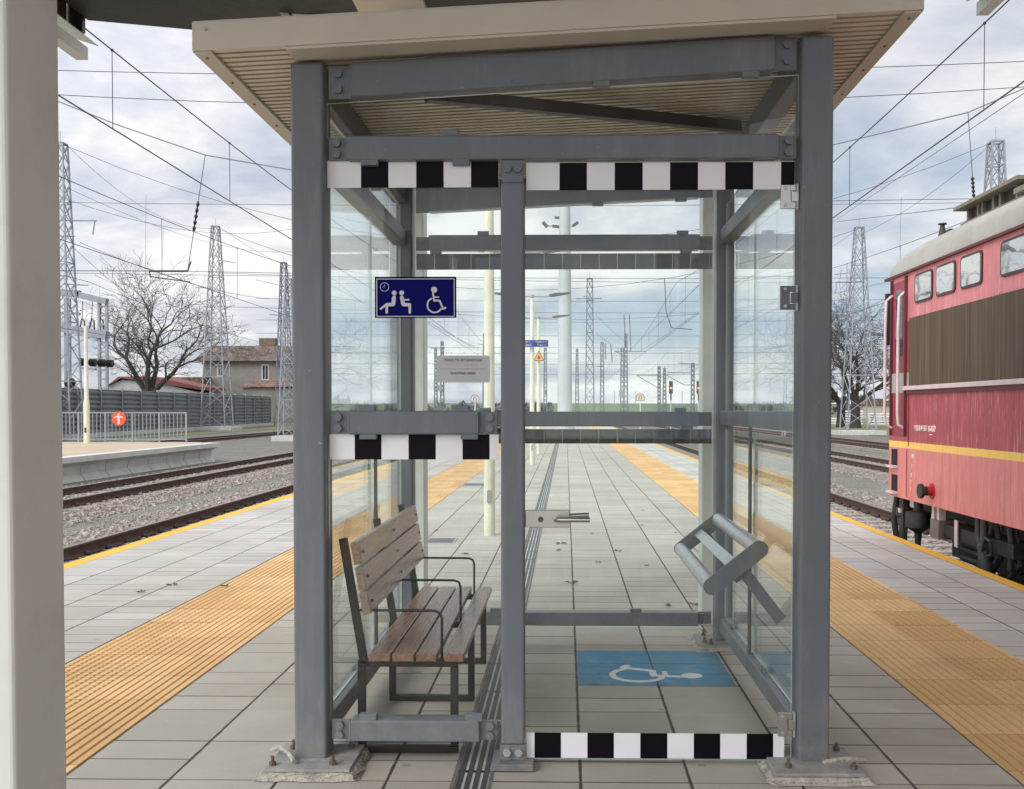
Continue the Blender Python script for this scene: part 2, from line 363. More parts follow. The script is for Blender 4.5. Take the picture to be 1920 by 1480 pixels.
# sub-parts: parent is a mesh placed at -base of its thing; child meshes use zero offset
def subobj(mb, name, mats, parent, **k):
    o = mb.obj(name, mats, None, **k); o.parent = parent; return o
def copy_tree(o, parent=None):
    c = o.copy(); COL.objects.link(c)
    if parent is not None: c.parent = parent
    for ch in list(o.children): copy_tree(ch, c)
    return c
def struct(mb, name, mats, **k): return tag(mb.obj(name, mats, **k), kind="structure")
def textmesh(body, size, mat, name, M4, parent=None, depth=0.001, align='CENTER', sx=1.0, bold=0.0):
    cu = bpy.data.curves.new(name, 'FONT'); cu.body = body; cu.size = size; cu.align_x = align; cu.align_y = 'CENTER'
    cu.extrude = depth; cu.offset = bold; cu.space_line = 1.15
    t = bpy.data.objects.new(name, cu); COL.objects.link(t)
    bpy.context.view_layer.update()
    me = bpy.data.meshes.new_from_object(t.evaluated_get(bpy.context.evaluated_depsgraph_get()))
    bpy.data.objects.remove(t); bpy.data.curves.remove(cu)
    me.name = name; me.transform(Matrix.Diagonal((sx, 1, 1, 1))); me.transform(M4); me.materials.clear(); me.materials.append(mat)
    o = bpy.data.objects.new(name, me); COL.objects.link(o)
    if parent is not None: o.parent = parent
    return o
def frame(o, xa, ya):                  # matrix from text plane to world: origin, x axis, y axis
    xa, ya = Vector(xa).normalized(), Vector(ya).normalized(); za = xa.cross(ya)
    m = Matrix((xa, ya, za)).transposed().to_4x4(); m.translation = Vector(o); return m
def stroke(mb, pts, w, F, z0, z1, n=8):       # flat rounded stroke on a sign: F maps (u, v, depth) -> point
    r = w / 2
    for (a, b) in zip(pts[:-1], pts[1:]):
        a, b = Vector(a), Vector(b); d = (b - a).normalized(); ang = math.atan2(d.y, d.x); poly = []
        for i in range(n + 1): t = ang - math.pi / 2 + math.pi * i / n; poly.append((b.x + r * math.cos(t), b.y + r * math.sin(t)))
        for i in range(n + 1): t = ang + math.pi / 2 + math.pi * i / n; poly.append((a.x + r * math.cos(t), a.y + r * math.sin(t)))
        mb.prism(poly, lambda u, v: F(u, v, z0), lambda u, v: F(u, v, z1)); z1 = z1 + (z1 - z0) * 0.03
def disc(mb, c, r, F, z0, z1, n=24):
    mb.prism([(c[0] + r * math.cos(2 * math.pi * i / n), c[1] + r * math.sin(2 * math.pi * i / n)) for i in range(n)], lambda u, v: F(u, v, z0), lambda u, v: F(u, v, z1))
def arcpts(c, r, a0, a1, n=20): return [(c[0] + r * math.cos(R(a0 + (a1 - a0) * i / n)), c[1] + r * math.sin(R(a0 + (a1 - a0) * i / n))) for i in range(n + 1)]
def isa(mb, F, z0, z1, sc=1.0):         # wheelchair symbol, units of the sign drawing, v up
    disc(mb, (837, -228), 38, F, z0, z1)
    stroke(mb, [(822, -262), (836, -365), (905, -365), (950, -470), (980, -454)], 22 * sc, F, z0, z1 * 1.02)
    stroke(mb, [(830, -322), (893, -322)], 16 * sc, F, z0, z1 * 1.01)
    stroke(mb, arcpts((843, -422), 92, 115, 328), 20 * sc, F, z0, z1)

# ------------------------------------------------------------------ ground, tracks, platforms
GZ = -0.76
g = MB(); g.add([(-600, -60, GZ - 0.02), (600, -60, GZ - 0.02), (600, 330, GZ - 0.02), (-600, 330, GZ - 0.02)], [(0, 1, 2, 3)])
struct(g, "ground", GROUND, fix=False)
g = MB(); xs = [-4000, -1500, -600, -200, 0, 200, 600, 1500, 4000]
prof = [(330, GZ - 0.02), (700, 0.3), (1300, 5.5), (2200, 13.5), (2600, 15.0), (3600, 8)]
vs = [(x, y, z + (math.sin(x * 0.0021 + y * 0.001) * 1.2 if y > 800 else 0)) for (y, z) in prof for x in xs]
fs = [(i * 9 + j, i * 9 + j + 1, (i + 1) * 9 + j + 1, (i + 1) * 9 + j) for i in range(len(prof) - 1) for j in range(8)]
g.add(vs, fs); struct(g, "field", FIELD, fix=False)
# gravel yard
g = MB(); g.add([(-30, -8, GZ + 0.01), (24, -8, GZ + 0.01), (24, 200, GZ + 0.01), (-30, 200, GZ + 0.01)], [(0, 1, 2, 3)])
struct(g, "gravel_ground", GRAV, fix=False)
# grass verges
def verge(x0, x1, y0, y1, z):
    g = MB(); g.add([(x0, y0, z), (x1, y0, z), (x1, y1, z), (x0, y1, z)], [(0, 1, 2, 3)]); struct(g, "grass_verge", M("verge_grass", (0.15, 0.15, 0.07), 0.95, ns=0.8, amt=0.35), fix=False)
verge(24, 90, 20, 300, GZ + 0.03)
PROF = [(-0.075, 0), (0.075, 0), (0.075, 0.012), (0.012, 0.035), (0.010, 0.125), (0.036, 0.135), (0.036, 0.165), (0.030, 0.172), (-0.030, 0.172), (-0.036, 0.165), (-0.036, 0.135), (-0.010, 0.125), (-0.012, 0.035), (-0.075, 0.012)]
RT = -0.52
# one sleeper with its four clips, shared mesh
sm = MB(); sm.box(-1.3, -0.13, -0.16, 1.3, 0.13, 0.0)
for rx in (-0.7525, 0.7525):
    for s in (-1, 1):
        sm.mi = 1; sm.ball((rx + s * 0.10, 0, 0.03), 0.05, 8, 5, (1.0, 1.1, 0.9)); sm.hexa((rx + s * 0.115, 0, 0.03), 0.016, 0.07, (0, 0, 1)); sm.mi = 0
SLP = None
def track(cx, y0, y1, label, nsl, stones=0, side_only=0):
    global SLP
    t = thing("railway_track", (cx, y0, RT - 0.172), label, "railway track")
    b = MB(); zt = RT - 0.172
    b.add([(cx - 2.1, y0, GZ + 0.02), (cx - 1.5, y0, zt - 0.012), (cx + 1.5, y0, zt - 0.012), (cx + 2.1, y0, GZ + 0.02),
           (cx - 2.1, y1, GZ + 0.02), (cx - 1.5, y1, zt - 0.012), (cx + 1.5, y1, zt - 0.012), (cx + 2.1, y1, GZ + 0.02)], [(0, 1, 5, 4), (1, 2, 6, 5), (2, 3, 7, 6)])
    b.obj("ballast_bed", BALL, t, fix=False)
    for s in (-1, 1):
        r = MB(); n = len(PROF); r.ext_y([(cx + s * 0.7525 + x, z + zt) for x, z in PROF], y0, y1)
        r.m = [1 if i in (6, 7, 8) else 0 for i in range(len(r.f))]
        r.obj("rail", [RAILB, RAILT], t)
    for i in range(nsl):
        if SLP is None:
            SLP = sm.obj("sleeper", [SLEEP, CLIPM], t, smooth=True); c = SLP
        else:
            c = SLP.copy(); COL.objects.link(c); c.parent = t
        c.location = Vector((0, 0.3 + i * 0.6, 0.0))
    if stones:
        q = MB(); rr = random.Random(int(cx * 10) + 99)
        for i in range(stones):
            y = y0 + 0.3 + (rr.random() ** 1.6) * min(y1 - y0, 42); x = cx + rr.uniform(-2.3, 2.3)
            if min(abs(x - cx - 0.7525), abs(x - cx + 0.7525)) < 0.11: continue
            a = abs(x - cx); zb = zt - 0.012 if a < 1.5 else GZ + 0.02 + (zt - 0.032 - GZ) * max(0, (2.1 - a) / 0.6)
            sz = rr.uniform(0.02, 0.04); vs = []
            for k in range(8):
                vs.append((x + sz * (1 if k & 1 else -1) * rr.uniform(0.5, 1.2), y + sz * (1 if k & 2 else -1) * rr.uniform(0.5, 1.2), zb + sz * 0.35 + sz * 0.7 * (1 if k & 4 else -1) * rr.uniform(0.5, 1.1)))
            q.add(vs, [(0, 2, 3, 1), (4, 5, 7, 6), (0, 1, 5, 4), (1, 3, 7, 5), (3, 2, 6, 7), (2, 0, 4, 6)])
        tag(q.obj("ballast_stones", STONE, t, fix=False), "loose pinkish grey ballast stones", kind="stuff")
    return t
track(-6.02, 2.0, 200, "nearest railway track left of the platform, beside its yellow edge line", 100, 9000)
track(-11.1, 2.0, 200, "railway track running in front of the white concrete platform wall on the left", 100, 9000)
track(-23.2, 20.0, 200, "farthest left railway track passing behind the railing and below the grey barrier", 60)
track(5.2, 2.0, 200, "railway track the red locomotive stands on, right of the platform", 90, 5000)
track(11.15, 15.0, 200, "middle one of the right hand tracks, just beyond the locomotive's track", 80, 4000)
track(16.9, 20.0, 200, "outermost right hand track, next to the concrete mast foundation", 60)
# main platform
PX0, PX1, PY0, PY1 = -4.37, 3.50, -9.0, 96.0
g = MB(); g.box(PX0 + 0.12, PY0, GZ - 0.1, PX1 - 0.12, PY1, -0.14); g.box(PX0, PY0, -0.14, PX1, PY1, -0.004)
struct(g, "platform", CONC)
def strip(name, x0, x1, mat, y0=PY0, y1=PY1, z=0.0):
    g = MB(); g.add([(x0, y0, z), (x1, y0, z), (x1, y1, z), (x0, y1, z)], [(0, 1, 2, 3)]); return struct(g, name, mat, fix=False)
strip("pavement", -4.22, -2.65, PAVLO); strip("pavement", -1.84, -0.415, PAVL)
strip("pavement", -0.265, 1.643, PAVR); strip("pavement", 2.44, 3.38, PAVRO)
strip("yellow_edge_line", PX0, -4.22, YEL); strip("yellow_edge_line", 3.38, PX1, YEL)
def tactile_strip(x0, fine):
    g = MB(); w = 0.403; x1 = x0 + w; n = 9; p = w / n
    g.mi = 1; g.add([(x0, PY0, -0.003), (x1, PY0, -0.003), (x1, PY1, -0.003), (x0, PY1, -0.003)], [(0, 1, 2, 3)]); g.mi = 0
    for i in range(n):
        a = x0 + i * p
        if not fine:
            g.ext_y([(a + 0.003, -0.003), (a + 0.007, 0.003), (a + p - 0.007, 0.003), (a + p - 0.003, -0.003)], PY0, PY1, closed=False)
        else:
            g.ext_y([(a + 0.004, -0.003), (a + 0.010, 0.002), (a + p - 0.010, 0.002), (a + p - 0.004, -0.003)], 7.0, PY1, closed=False)
            y = 1.0
            while y < 7.0:
                g.add([(a + 0.003, y + .003, -0.003), (a + p - 0.003, y + .003, -0.003), (a + p - 0.003, y + p - .003, -0.003), (a + 0.003, y + p - .003, -0.003),
                       (a + 0.009, y + .006, 0.003), (a + p - 0.009, y + .006, 0.003), (a + p - 0.009, y + p - .006, 0.003), (a + 0.009, y + p - .006, 0.003)],
                      [(4, 5, 6, 7), (0, 1, 5, 4), (1, 2, 6, 5), (2, 3, 7, 6), (3, 0, 4, 7)]); y += p
    return struct(g, "tactile_paving", [TACT, GROOVE], fix=False)
tactile_strip(-2.243, False); tactile_strip(-2.648, True)
tactile_strip(1.645, False); tactile_strip(2.037 + 0.012, True)
# drain channel
t = thing("drain_channel", (-0.34, 2, 0), "long black slotted drain channel set in the paving left of the door post", "drain")
g = MB(); g.add([(-0.415, PY0, -0.035), (-0.265, PY0, -0.035), (-0.265, PY1, -0.035), (-0.415, PY1, -0.035)], [(0, 1, 2, 3)])
g.box(-0.415, PY0, -0.034, -0.400, PY1, 0.001); g.box(-0.280, PY0, -0.034, -0.265, PY1, 0.001)
g.obj("channel", M("channel_concrete", (0.16, 0.15, 0.13), 0.9, ns=12, amt=0.3), t)
g = MB()
for i in range(4): g.box(-0.395 + i * 0.030, 0.5, -0.016, -0.375 + i * 0.030, 60, -0.003)
y = 1.0
while y < 60: g.box(-0.3985, y, -0.018, -0.2815, y + 0.022, -0.004); y += 0.5 if y < 16 else 1.0
g.obj("grating", M("grating_iron", (0.085, 0.085, 0.08), 0.55, 0.4, ns=20), t)
# blue accessible floor marking
BLU = M("blue_floor_paint", (0.06, 0.23, 0.37), 0.75, ns=5, amt=0.12, bs=120, bump=0.3, dirt=((0.24, 0.30, 0.32), 0.75))
WHP = M("white_floor_paint", (0.62, 0.66, 0.66), 0.75, ns=20, amt=0.1)
t = thing("floor_marking", (0.44, 4.95, 0.0), "blue painted square with a white wheelchair symbol on the shelter floor", "floor marking")
g = MB()
for (x0, x1) in ((0.062, 0.449), (0.456, 0.828)):
    for (y0, y1) in ((4.615, 4.795), (4.803, 4.995), (5.005, 5.265)): g.box(x0, y0, 0.0002, x1, y1, 0.0035)
g.obj("paint_field", BLU, t)
g = MB()
fm = lambda u, v, d: (0.20 + (-v - 190) / 335 * -0.47 + 0.49, 4.80 + (u - 860) / 240 * 0.30, 0.004 + d)
isa(g, fm, 0.0, 0.0015, 1.15); g.obj("wheelchair_symbol", WHP, t)
# small floor grates
def grate(x0, y0, x1, y1, label):
    t = thing("floor_grate", ((x0 + x1) / 2, (y0 + y1) / 2, 0), label, "grate")
    g = MB(); g.box(x0, y0, 0.0005, x1, y1, 0.004); g.obj("frame", ZINCL, t)
    g = MB(); n = 9
    for i in range(n): a = x0 + 0.02 + (x1 - x0 - 0.04) * i / n; g.box(a, y0 + 0.02, 0.002, a + (x1 - x0) / n * 0.45, y1 - 0.02, 0.006)
    g.obj("slots", CLIPM, t)
grate(-1.42, 9.5, -1.12, 9.85, "small slotted metal grate in the paving behind the bench, nearer the shelter")
grate(-1.82, 16.6, -1.42, 17.1, "small metal grate in the paving beside the left yellow strip, farther off")
# dead leaves and weeds on the paving
LEAF = M("dry_leaf", (0.10, 0.10, 0.04), 0.9, ns=20, amt=0.3)
def leaf(px, py, s, label):
    p = on(px, py); g = MB(); q = random.Random(px)
    for k in range(5):
        a = q.uniform(0, 6.28); l = s * q.uniform(0.6, 1.2)
        d = Vector((math.cos(a), math.sin(a), 0)); n = Vector((-d.y, d.x, 0)) * l * 0.18
        g.add([p + Vector((0, 0, 0.004)), p + d * l * 0.5 + n + Vector((0, 0, 0.012 + 0.1 * l)), p + d * l + Vector((0, 0, 0.01)), p + d * l * 0.5 - n + Vector((0, 0, 0.006))], [(0, 1, 2, 3)])
    tag(g.obj("dead_leaf", LEAF, fix=False), label, "leaf", "dead leaves lying on the paving")
for (px, py, s) in [(1052, 1020, .07), (1044, 1032, .05), (1074, 1094, .07), (1160, 1034, .05), (1122, 1056, .03), (1110, 1002, .025), (1204, 986, .03), (1266, 1000, .025), (1250, 1137, .05), (1302, 1134, .06), (1206, 958, .03), (1213, 1062, .03)]:
    leaf(px, py, s, "small curled dead leaf lying on the grey paving seen through the glass")
for (px, py) in [(324, 1098), (265, 1111), (424, 1100), (1597, 858), (870, 1040), (816, 996)]:
    if px != 1597: leaf(px, py, 0.05, "small curled dead leaf lying on the open paving left of the shelter door" if px > 700 else "tiny dead leaf in a joint of the left hand paving")

# ------------------------------------------------------------------ left platform
LPX, LPE = -13.8, 37.8
g = MB()
g.prism([(-14.9, GZ), (-14.05, GZ), (-14.22, -0.55), (-14.18, -0.30), (-13.92, -0.17), (-13.82, -0.16), (-13.82, 0.0), (-14.9, 0.0)],
        lambda u, v: (u, -8, v), lambda u, v: (u, LPE, v))
WCON = M("white_platform_concrete", (0.56, 0.55, 0.52), 0.85, ns=1.2, amt=0.10, bs=40, bump=0.3, dirt=((0.33, 0.32, 0.28), 0.4))
struct(g, "platform_wall", WCON)
g = MB(); y = 0.5
while y < LPE:
    g.prism([(-14.3, GZ + .01), (-14.046, GZ + .01), (-14.216, -0.55), (-14.176, -0.30), (-13.918, -0.172), (-14.3, -0.172)], lambda u, v: (u, y, v), lambda u, v: (u, y + .018, v)); y += 1.5
struct(g, "platform_wall_joints", M("dark_wall_joint", (0.20, 0.19, 0.17), 0.9))  # thin joint strips in a flat darker grey than the wall
g = MB(); g.box(-21.0, -8, GZ, -14.9, 38.6, -0.01); struct(g, "platform", CONC)
TANP = M("tan_platform_paving", (0.46, 0.36, 0.25), 0.85, ns=0.8, amt=0.12, bs=30, bump=0.3, dirt=((0.33, 0.28, 0.22), 0.4))
g = MB(); g.add([(-21, -8, 0.002), (-14.35, -8, 0.002), (-14.35, 37.75, 0.002), (-21, 37.75, 0.002)], [(0, 1, 2, 3)]); struct(g, "pavement", TANP, fix=False)
# railing across the end
t = thing("platform_railing", (-17.6, 38.2, 0), "pale grey metal railing across the end of the left platform", "railing")
YR = 38.2; xa, xb = -21.0, -15.35
g = MB(); g.box(xa, YR - .025, 1.17, xb, YR + .025, 1.22); g.obj("top_rail", ZINCL, t)
g = MB(); g.box(xa, YR - .02, 0.10, xb, YR + .02, 0.14); g.obj("bottom_rail", ZINCL, t)
for i in range(6):
    x = xb - 0.03 - i * 1.1; g = MB(); g.box(x - .03, YR - .03, 0.0, x + .03, YR + .03, 1.168); g.obj("post", ZINCL, t)
x = xa + 0.08
while x < xb - 0.08:
    if min(abs(x - (xb - 0.03 - i * 1.1)) for i in range(6)) > 0.06:
        g = MB(); g.box(x - .012, YR - .012, 0.141, x + .012, YR + .012, 1.169); g.obj("baluster", ZINCL, t)
    x += 0.157
p = at(223, 785, 38.05)
t = thing("round_sign", p, "round orange red no crossing sign with a white figure on the railing", "sign")
F = lambda u, v, d: (p.x + u, p.y - d, p.z + v)
g = MB(); disc(g, (0, 0), 0.285, F, 0.0, 0.02); g.obj("sign_plate", M("sign_orange_red", (0.85, 0.10, 0.015), 0.5), t)
g = MB(); stroke(g, [(0, -0.19), (0, 0.12)], 0.085, F, 0.02, 0.026); stroke(g, [(-0.15, 0.05), (0, 0.10), (0.15, 0.05)], 0.05, F, 0.02, 0.027); disc(g, (0, 0.16), 0.045, F, 0.02, 0.028)
g.obj("white_figure", SIGNWHITE, t)
p = at(163, 830, 37.0); g = MB(); zt = at(163, 612, 37.0).z
t = thing("lamp_post", (p.x, 37, 0), "cream tapered post standing on the left platform before the railing", "post")
g.tube([(p.x, 37, 0.0), (p.x, 37, 1.6), (p.x, 37, 1.75), (p.x, 37, zt)], [0.12, 0.11, 0.085, 0.06], 12); g.obj("pole", M("pale_cream_paint", (0.66, 0.65, 0.5), 0.5), t, smooth=True)
g = MB(); g.box(p.x - .035, 36.87, 0.42, p.x + .035, 36.895, 0.62); g.obj("access_cover", CLIPM, t)

# ------------------------------------------------------------------ shelter
GY = 3.52                         # front plane of the posts
BYF = 5.38                        # front plane of the back posts
sh = thing("waiting_shelter", (-0.015, 4.6, 0.0), "grey steel and glass waiting shelter with sloping beige roof in the middle of the platform", "shelter")
XL0, XL1, XR0, XR1 = -1.020, -0.898, 0.866, 0.982
def roofz(x): return 2.672 + (x + 0.96) * 0.0500          # underside of roof
GL = 0.010
def post(x0, x1, y0, y1, zt, cap=True):
    g = MB(); g.box(x0, y0, 0.03, x1, y1, zt); return g.obj("post", GREY, sh, bevel=0.012)
PF = []
PF.append(post(XL0, XL1, GY, GY + 0.12, at(575, 115, 3.52).z)); PF.append(post(XR0, XR1, GY, GY + 0.12, at(1530, 65, 3.52).z))
BX = (-0.962, -0.871, 0.849, 0.947)
PF.append(post(BX[0], BX[1], BYF, BYF + 0.11, roofz(-0.96) - 0.035)); PF.append(post(BX[2], BX[3], BYF, BYF + 0.11, roofz(0.93) - 0.02))
MX0, MX1 = at(939, 800, 3.53).x, at(983, 800, 3.53).x
g = MB(); g.box(MX0, GY + .01, 0.09, MX1, GY + .10, 2.19); pm_ = g.obj("door_post", GREY, sh, bevel=0.009)
g = MB(); g.box(MX0 + .004, GY + .02, 2.189, MX1 - .004, GY + .04, at(1061, 299, 3.54).z); subobj(g, "end_plate", GREY, pm_, bevel=0.003)
g = MB(); g.box(MX0 - .005, GY + .015, 0.03, MX1 + .005, GY + .035, 0.089); subobj(g, "end_plate", GREY, pm_, bevel=0.003)
for (x, z) in ((MX0 + .025, 2.238), (MX1 - .025, 2.238), (MX0 + .022, .062), (MX1 - .022, .062)):
    g = MB(); y = GY + .02 if z > 1 else GY + .015; g.hexa((x, y, z), 0.0155, -0.014, (0, 1, 0)); subobj(g, "bolt", GREY if z > 1 else ZINC, pm_)
g = MB(); g.box(MX0 - .035, GY - .03, 0.004, MX1 + .035, GY + .13, 0.03); subobj(g, "base_plate", GREY, pm_, bevel=0.004)
# rails: x-direction, with end plates and bolts
def xrail(x0, x1, z0, z1, y, name="rail", slope=0.0, plates=(1, 1), clips=(), d=0.08, clipz=None, back=False, pw=0.085):
    """front or back rail from post to post; (x0,x1) clear opening"""
    a = x0 + (pw if plates[0] else 0); b = x1 - (pw if plates[1] else 0)
    g = MB(); zf = lambda x: slope * (x - x0)
    vs = []
    for (xx) in (a, b):
        for (yy, zz_) in ((y, z0), (y + d, z0), (y + d, z1), (y, z1)): vs.append((xx, yy, zz_ + zf(xx)))
    g.add(vs, [(0, 1, 2, 3), (7, 6, 5, 4), (0, 4, 5, 1), (1, 5, 6, 2), (2, 6, 7, 3), (3, 7, 4, 0)])
    r = g.obj(name, GREY, sh, bevel=0.007)
    sg = -1 if not back else 1
    yp = y + d * (0.25 if not back else 0.60)
    for k, (px, on_) in enumerate(((x0, plates[0]), (x1 - pw, plates[1]))):
        if not on_: continue
        g = MB(); h = (z1 - z0)
        c = px + pw / 2
        px0 = px + (0.012 if k == 0 else 0.0); px1 = px + pw - (0.0 if k == 0 else 0.012)
        g.box(px0, yp, z0 + zf(c) + .003, px1 - 0.001, yp + 0.012, z1 + zf(c) - .003)
        # weld bead
        wx = px + pw - 0.002 if k == 0 else px - 0.004
        if not back: g.tube([(wx + 0.003, y + 0.004, z0 + zf(c) + 0.004), (wx + 0.004, y + 0.003, (z0 + z1) / 2 + zf(c)), (wx + 0.002, y + 0.004, z1 + zf(c) - 0.004)], 0.005, 6)
        subobj(g, "end_plate", GREY, r, bevel=0.002)
        for fz in (0.27, 0.73):
            g = MB(); yb = yp if not back else yp
            g.hexa((c, yb, z0 + zf(c) + h * fz), 0.0165, -0.014, (0, 1, 0)); subobj(g, "bolt", GREY, r)
    for (cx, up) in clips:
        g = MB(); zc = (z1 if up > 0 else z0) + zf(cx); w = 0.032
        g.box(cx - w, y + 0.004, zc - (0.004 if up > 0 else 0.018), cx + w, y + d * 0.42, zc + (0.022 if up > 0 else 0.004)); subobj(g, "glass_clip", GREY, r, bevel=0.002)
    return r
FX0, FX1 = XL1 + 0.001, XR0 - 0.001
SLP_ = 0.0500
xrail(FX0, FX1, at(625, 185, GY + .01).z, at(625, 120, GY + .01).z, GY + .01, "roof_beam", (at(1490, 62, GY + .01).z - at(625, 120, GY + .01).z) / (FX1 - FX0), clips=((0.13, -1), (0.68, -1)), pw=0.10)
xrail(FX0, FX1, at(1061, 298, GY + .01).z, at(1061, 252, GY + .01).z, GY + .01, "rail", clips=((-0.43, 1), (-0.73, -1), (-0.39, -1)), pw=0.085)
xrail(FX0, MX0 - .001, 1.254, 1.343, GY + .01, "rail", clips=((-0.745, 1), (-0.395, 1), (-0.74, -1), (-0.36, -1)), pw=0.085)
xrail(FX0, MX0 - .001, 0.098, 0.179, GY + .01, "rail", clips=((-0.745, 1), (-0.345, 1)), pw=0.085)
bx0, bx1 = BX[1] + .001, BX[2] - .001
BR = BYF + .015
xrail(bx0, bx1, at(790, 398, BR).z, at(790, 398, BR).z + .16, BR, "roof_beam", .05, clips=((0.18, -1), (0.65, -1)), back=True, pw=0.09)
xrail(bx0, bx1, at(1061, 468, BR).z, at(1061, 440, BR).z, BR, "rail", clips=((-0.74, -1), (-0.47, 1), (0.66, 1), (0.68, -1)), back=True, pw=0.09)
xrail(bx0, bx1, at(1061, 800, BR).z, at(1061, 772, BR).z, BR, "rail", clips=((-0.46, 1), (0.65, 1), (0.69, -1)), back=True, pw=0.09)
xrail(bx0, bx1, at(1061, 1174, BR).z, at(1061, 1149, BR).z, BR, "rail", clips=((0.40, 1), (-0.4, 1)), back=True, pw=0.09)
# side rails along Y
def yrail(x, z0, z1, name="rail", w=0.075, y0=GY + .125, y1=BYF - .003, clips=()):
    g = MB(); g.box(x - w / 2, y0, z0, x + w / 2, y1, z1); r = g.obj(name, GREY, sh, bevel=0.007)
    for cy in clips:
        for s in (-1, 1):
            g = MB(); g.box(x + s * 0.012, cy - .03, z1 - .003, x + s * 0.022, cy + .03, z1 + .025); subobj(g, "glass_clip", GREY, r, bevel=0.002)
    return r
for (sx, rz) in ((-0.94, roofz(-0.96)), (0.905, roofz(0.93))):
    yrail(sx, rz - 0.16, rz - 0.04, "side_beam")
    yrail(sx, 2.275, 2.360)
    yrail(sx, 1.262, 1.342, clips=(4.3, 5.0))
    yrail(sx, 0.090, 0.170, clips=(4.25, 5.1))
    g = MB(); g.box(sx - .005 + (0.02 if sx < 0 else -0.02), 4.55, 0.171, sx + .005 + (0.02 if sx < 0 else -0.02), 4.59, 1.261); g.obj("joint_bar", GREYD, sh)
# weathered clear gap pieces: diagonal braces under the roof
g = MB(); g.bar(at(800, 178, 3.75), at(1385, 238, 4.6), 0.045, 0.05); g.obj("roof_brace", GREYD, sh)
# roof
FY0, FY1 = 3.40, 5.62
RX0, RX1 = at(363, 60, FY0).x, at(1730, 5, FY0).x
_za, _zb = at(365, 97, FY0).z, at(1728, 19, FY0).z
def rz(x): return _za + (x - RX0) * (_zb - _za) / (RX1 - RX0)
rf = MB(); rf.add([(RX0, FY0, rz(RX0) + .107), (RX1, FY0, rz(RX1) + .107), (RX1, FY1, rz(RX1) + .107), (RX0, FY1, rz(RX0) + .107),
                   (RX0, FY0, rz(RX0) + .09), (RX1, FY0, rz(RX1) + .09), (RX1, FY1, rz(RX1) + .09), (RX0, FY1, rz(RX0) + .09)],
                  [(0, 1, 2, 3), (7, 6, 5, 4), (0, 4, 5, 1), (1, 5, 6, 2), (2, 6, 7, 3), (3, 7, 4, 0)])
roof = rf.obj("roof", TRIM, sh)
def sloped(x0, x1, y0, y1, h0, h1):
    g = MB(); g.add([(x0, y0, rz(x0) + h0), (x1, y0, rz(x1) + h0), (x1, y1, rz(x1) + h0), (x0, y1, rz(x0) + h0),
                     (x0, y0, rz(x0) + h1), (x1, y0, rz(x1) + h1), (x1, y1, rz(x1) + h1), (x0, y1, rz(x0) + h1)],
                    [(3, 2, 1, 0), (4, 5, 6, 7), (0, 1, 5, 4), (1, 2, 6, 5), (2, 3, 7, 6), (3, 0, 4, 7)]); return g
subobj(sloped(RX0 - .004, RX1 + .004, FY0 - .006, FY0, 0.0, 0.100), "fascia", TRIM, roof, bevel=0.002)
subobj(sloped(RX0 - .004, RX1 + .004, FY1, FY1 + .006, 0.0, 0.110), "fascia", TRIM, roof)
for (a, b) in ((RX0 - .004, RX0 + .002), (RX1 - .002, RX1 + .004)): subobj(sloped(a, b, FY0 + .001, FY1 - .001, -0.002, 0.108), "fascia", TRIM, roof)
# edge trim undersides and plain front band
for (a, b) in ((RX0 + .003, RX0 + .062), (RX1 - .062, RX1 - .003)):
    tr_ = subobj(sloped(a, b, FY0 + .003, FY1 - .003, -0.006, 0.004), "edge_trim", TRIM, roof)
g = sloped(-1.0, 0.955, FY0 + .002, FY0 + 0.112, -0.010, 0.004); subobj(g, "front_trim", TRIM, roof)
# rivets
for (x, dz) in ((RX0 + .045, .085),):
    g = MB(); g.hexa((x, FY0 - .006, rz(x) + dz - .01), .007, -.006, (0, 1, 0), 8); subobj(g, "rivet", ZINC, roof)
for y in (3.45, 3.71, 3.97, 4.27, 4.6):
    for x in (RX0 + .03, RX1 - .03):
        g = MB(); g.hexa((x, y, rz(x) - .006), .005, -.004, (0, 0, 1), 8); subobj(g, "rivet", RUSTB, roof)
# ribbed soffit, ribs across
g = MB(); n = int((FY1 - FY0) / 0.0445)
prof = []
for i in range(n):
    y = FY0 + .008 + i * 0.0445
    prof += [(y, 0.004), (y + .0375, 0.008), (y + .0378, 0.014), (y + .0430, 0.014)]
vs = []
for x in (RX0 + .058, RX1 - .058): vs += [(x, y, rz(x) + h) for (y, h) in prof]
k = len(prof); g.add(vs, [(i, i + 1, k + i + 1, k + i) for i in range(k - 1)]); g.m = [0 if i % 4 == 0 else 1 for i in range(k - 1)]
subobj(g, "soffit", [SOFF, M("soffit_groove", (0.46, 0.39, 0.29), 0.8)], roof, fix=False)
# glass panes
def pane_x(x0, x1, z0, z1, y, name="glass_pane", slope=(0, 0), par=None):
    g = MB(); a = lambda x, k: (z0, z1)[k] + slope[k] * (x - x0)
    g.add([(x0, y, a(x0, 0)), (x1, y, a(x1, 0)), (x1, y, a(x1, 1)), (x0, y, a(x0, 1)), (x0, y + GL, a(x0, 0)), (x1, y + GL, a(x1, 0)), (x1, y + GL, a(x1, 1)), (x0, y + GL, a(x0, 1))],
          [(0, 1, 2, 3), (7, 6, 5, 4)]); g.mi = 1; g.add([(x0, y, a(x0, 0)), (x1, y, a(x1, 0)), (x1, y, a(x1, 1)), (x0, y, a(x0, 1)), (x0, y + GL, a(x0, 0)), (x1, y + GL, a(x1, 0)), (x1, y + GL, a(x1, 1)), (x0, y + GL, a(x0, 1))],
          [(0, 4, 5, 1), (1, 5, 6, 2), (2, 6, 7, 3), (3, 7, 4, 0)])
    return g.obj(name, [GLASS, GEDGE], sh, fix=False)
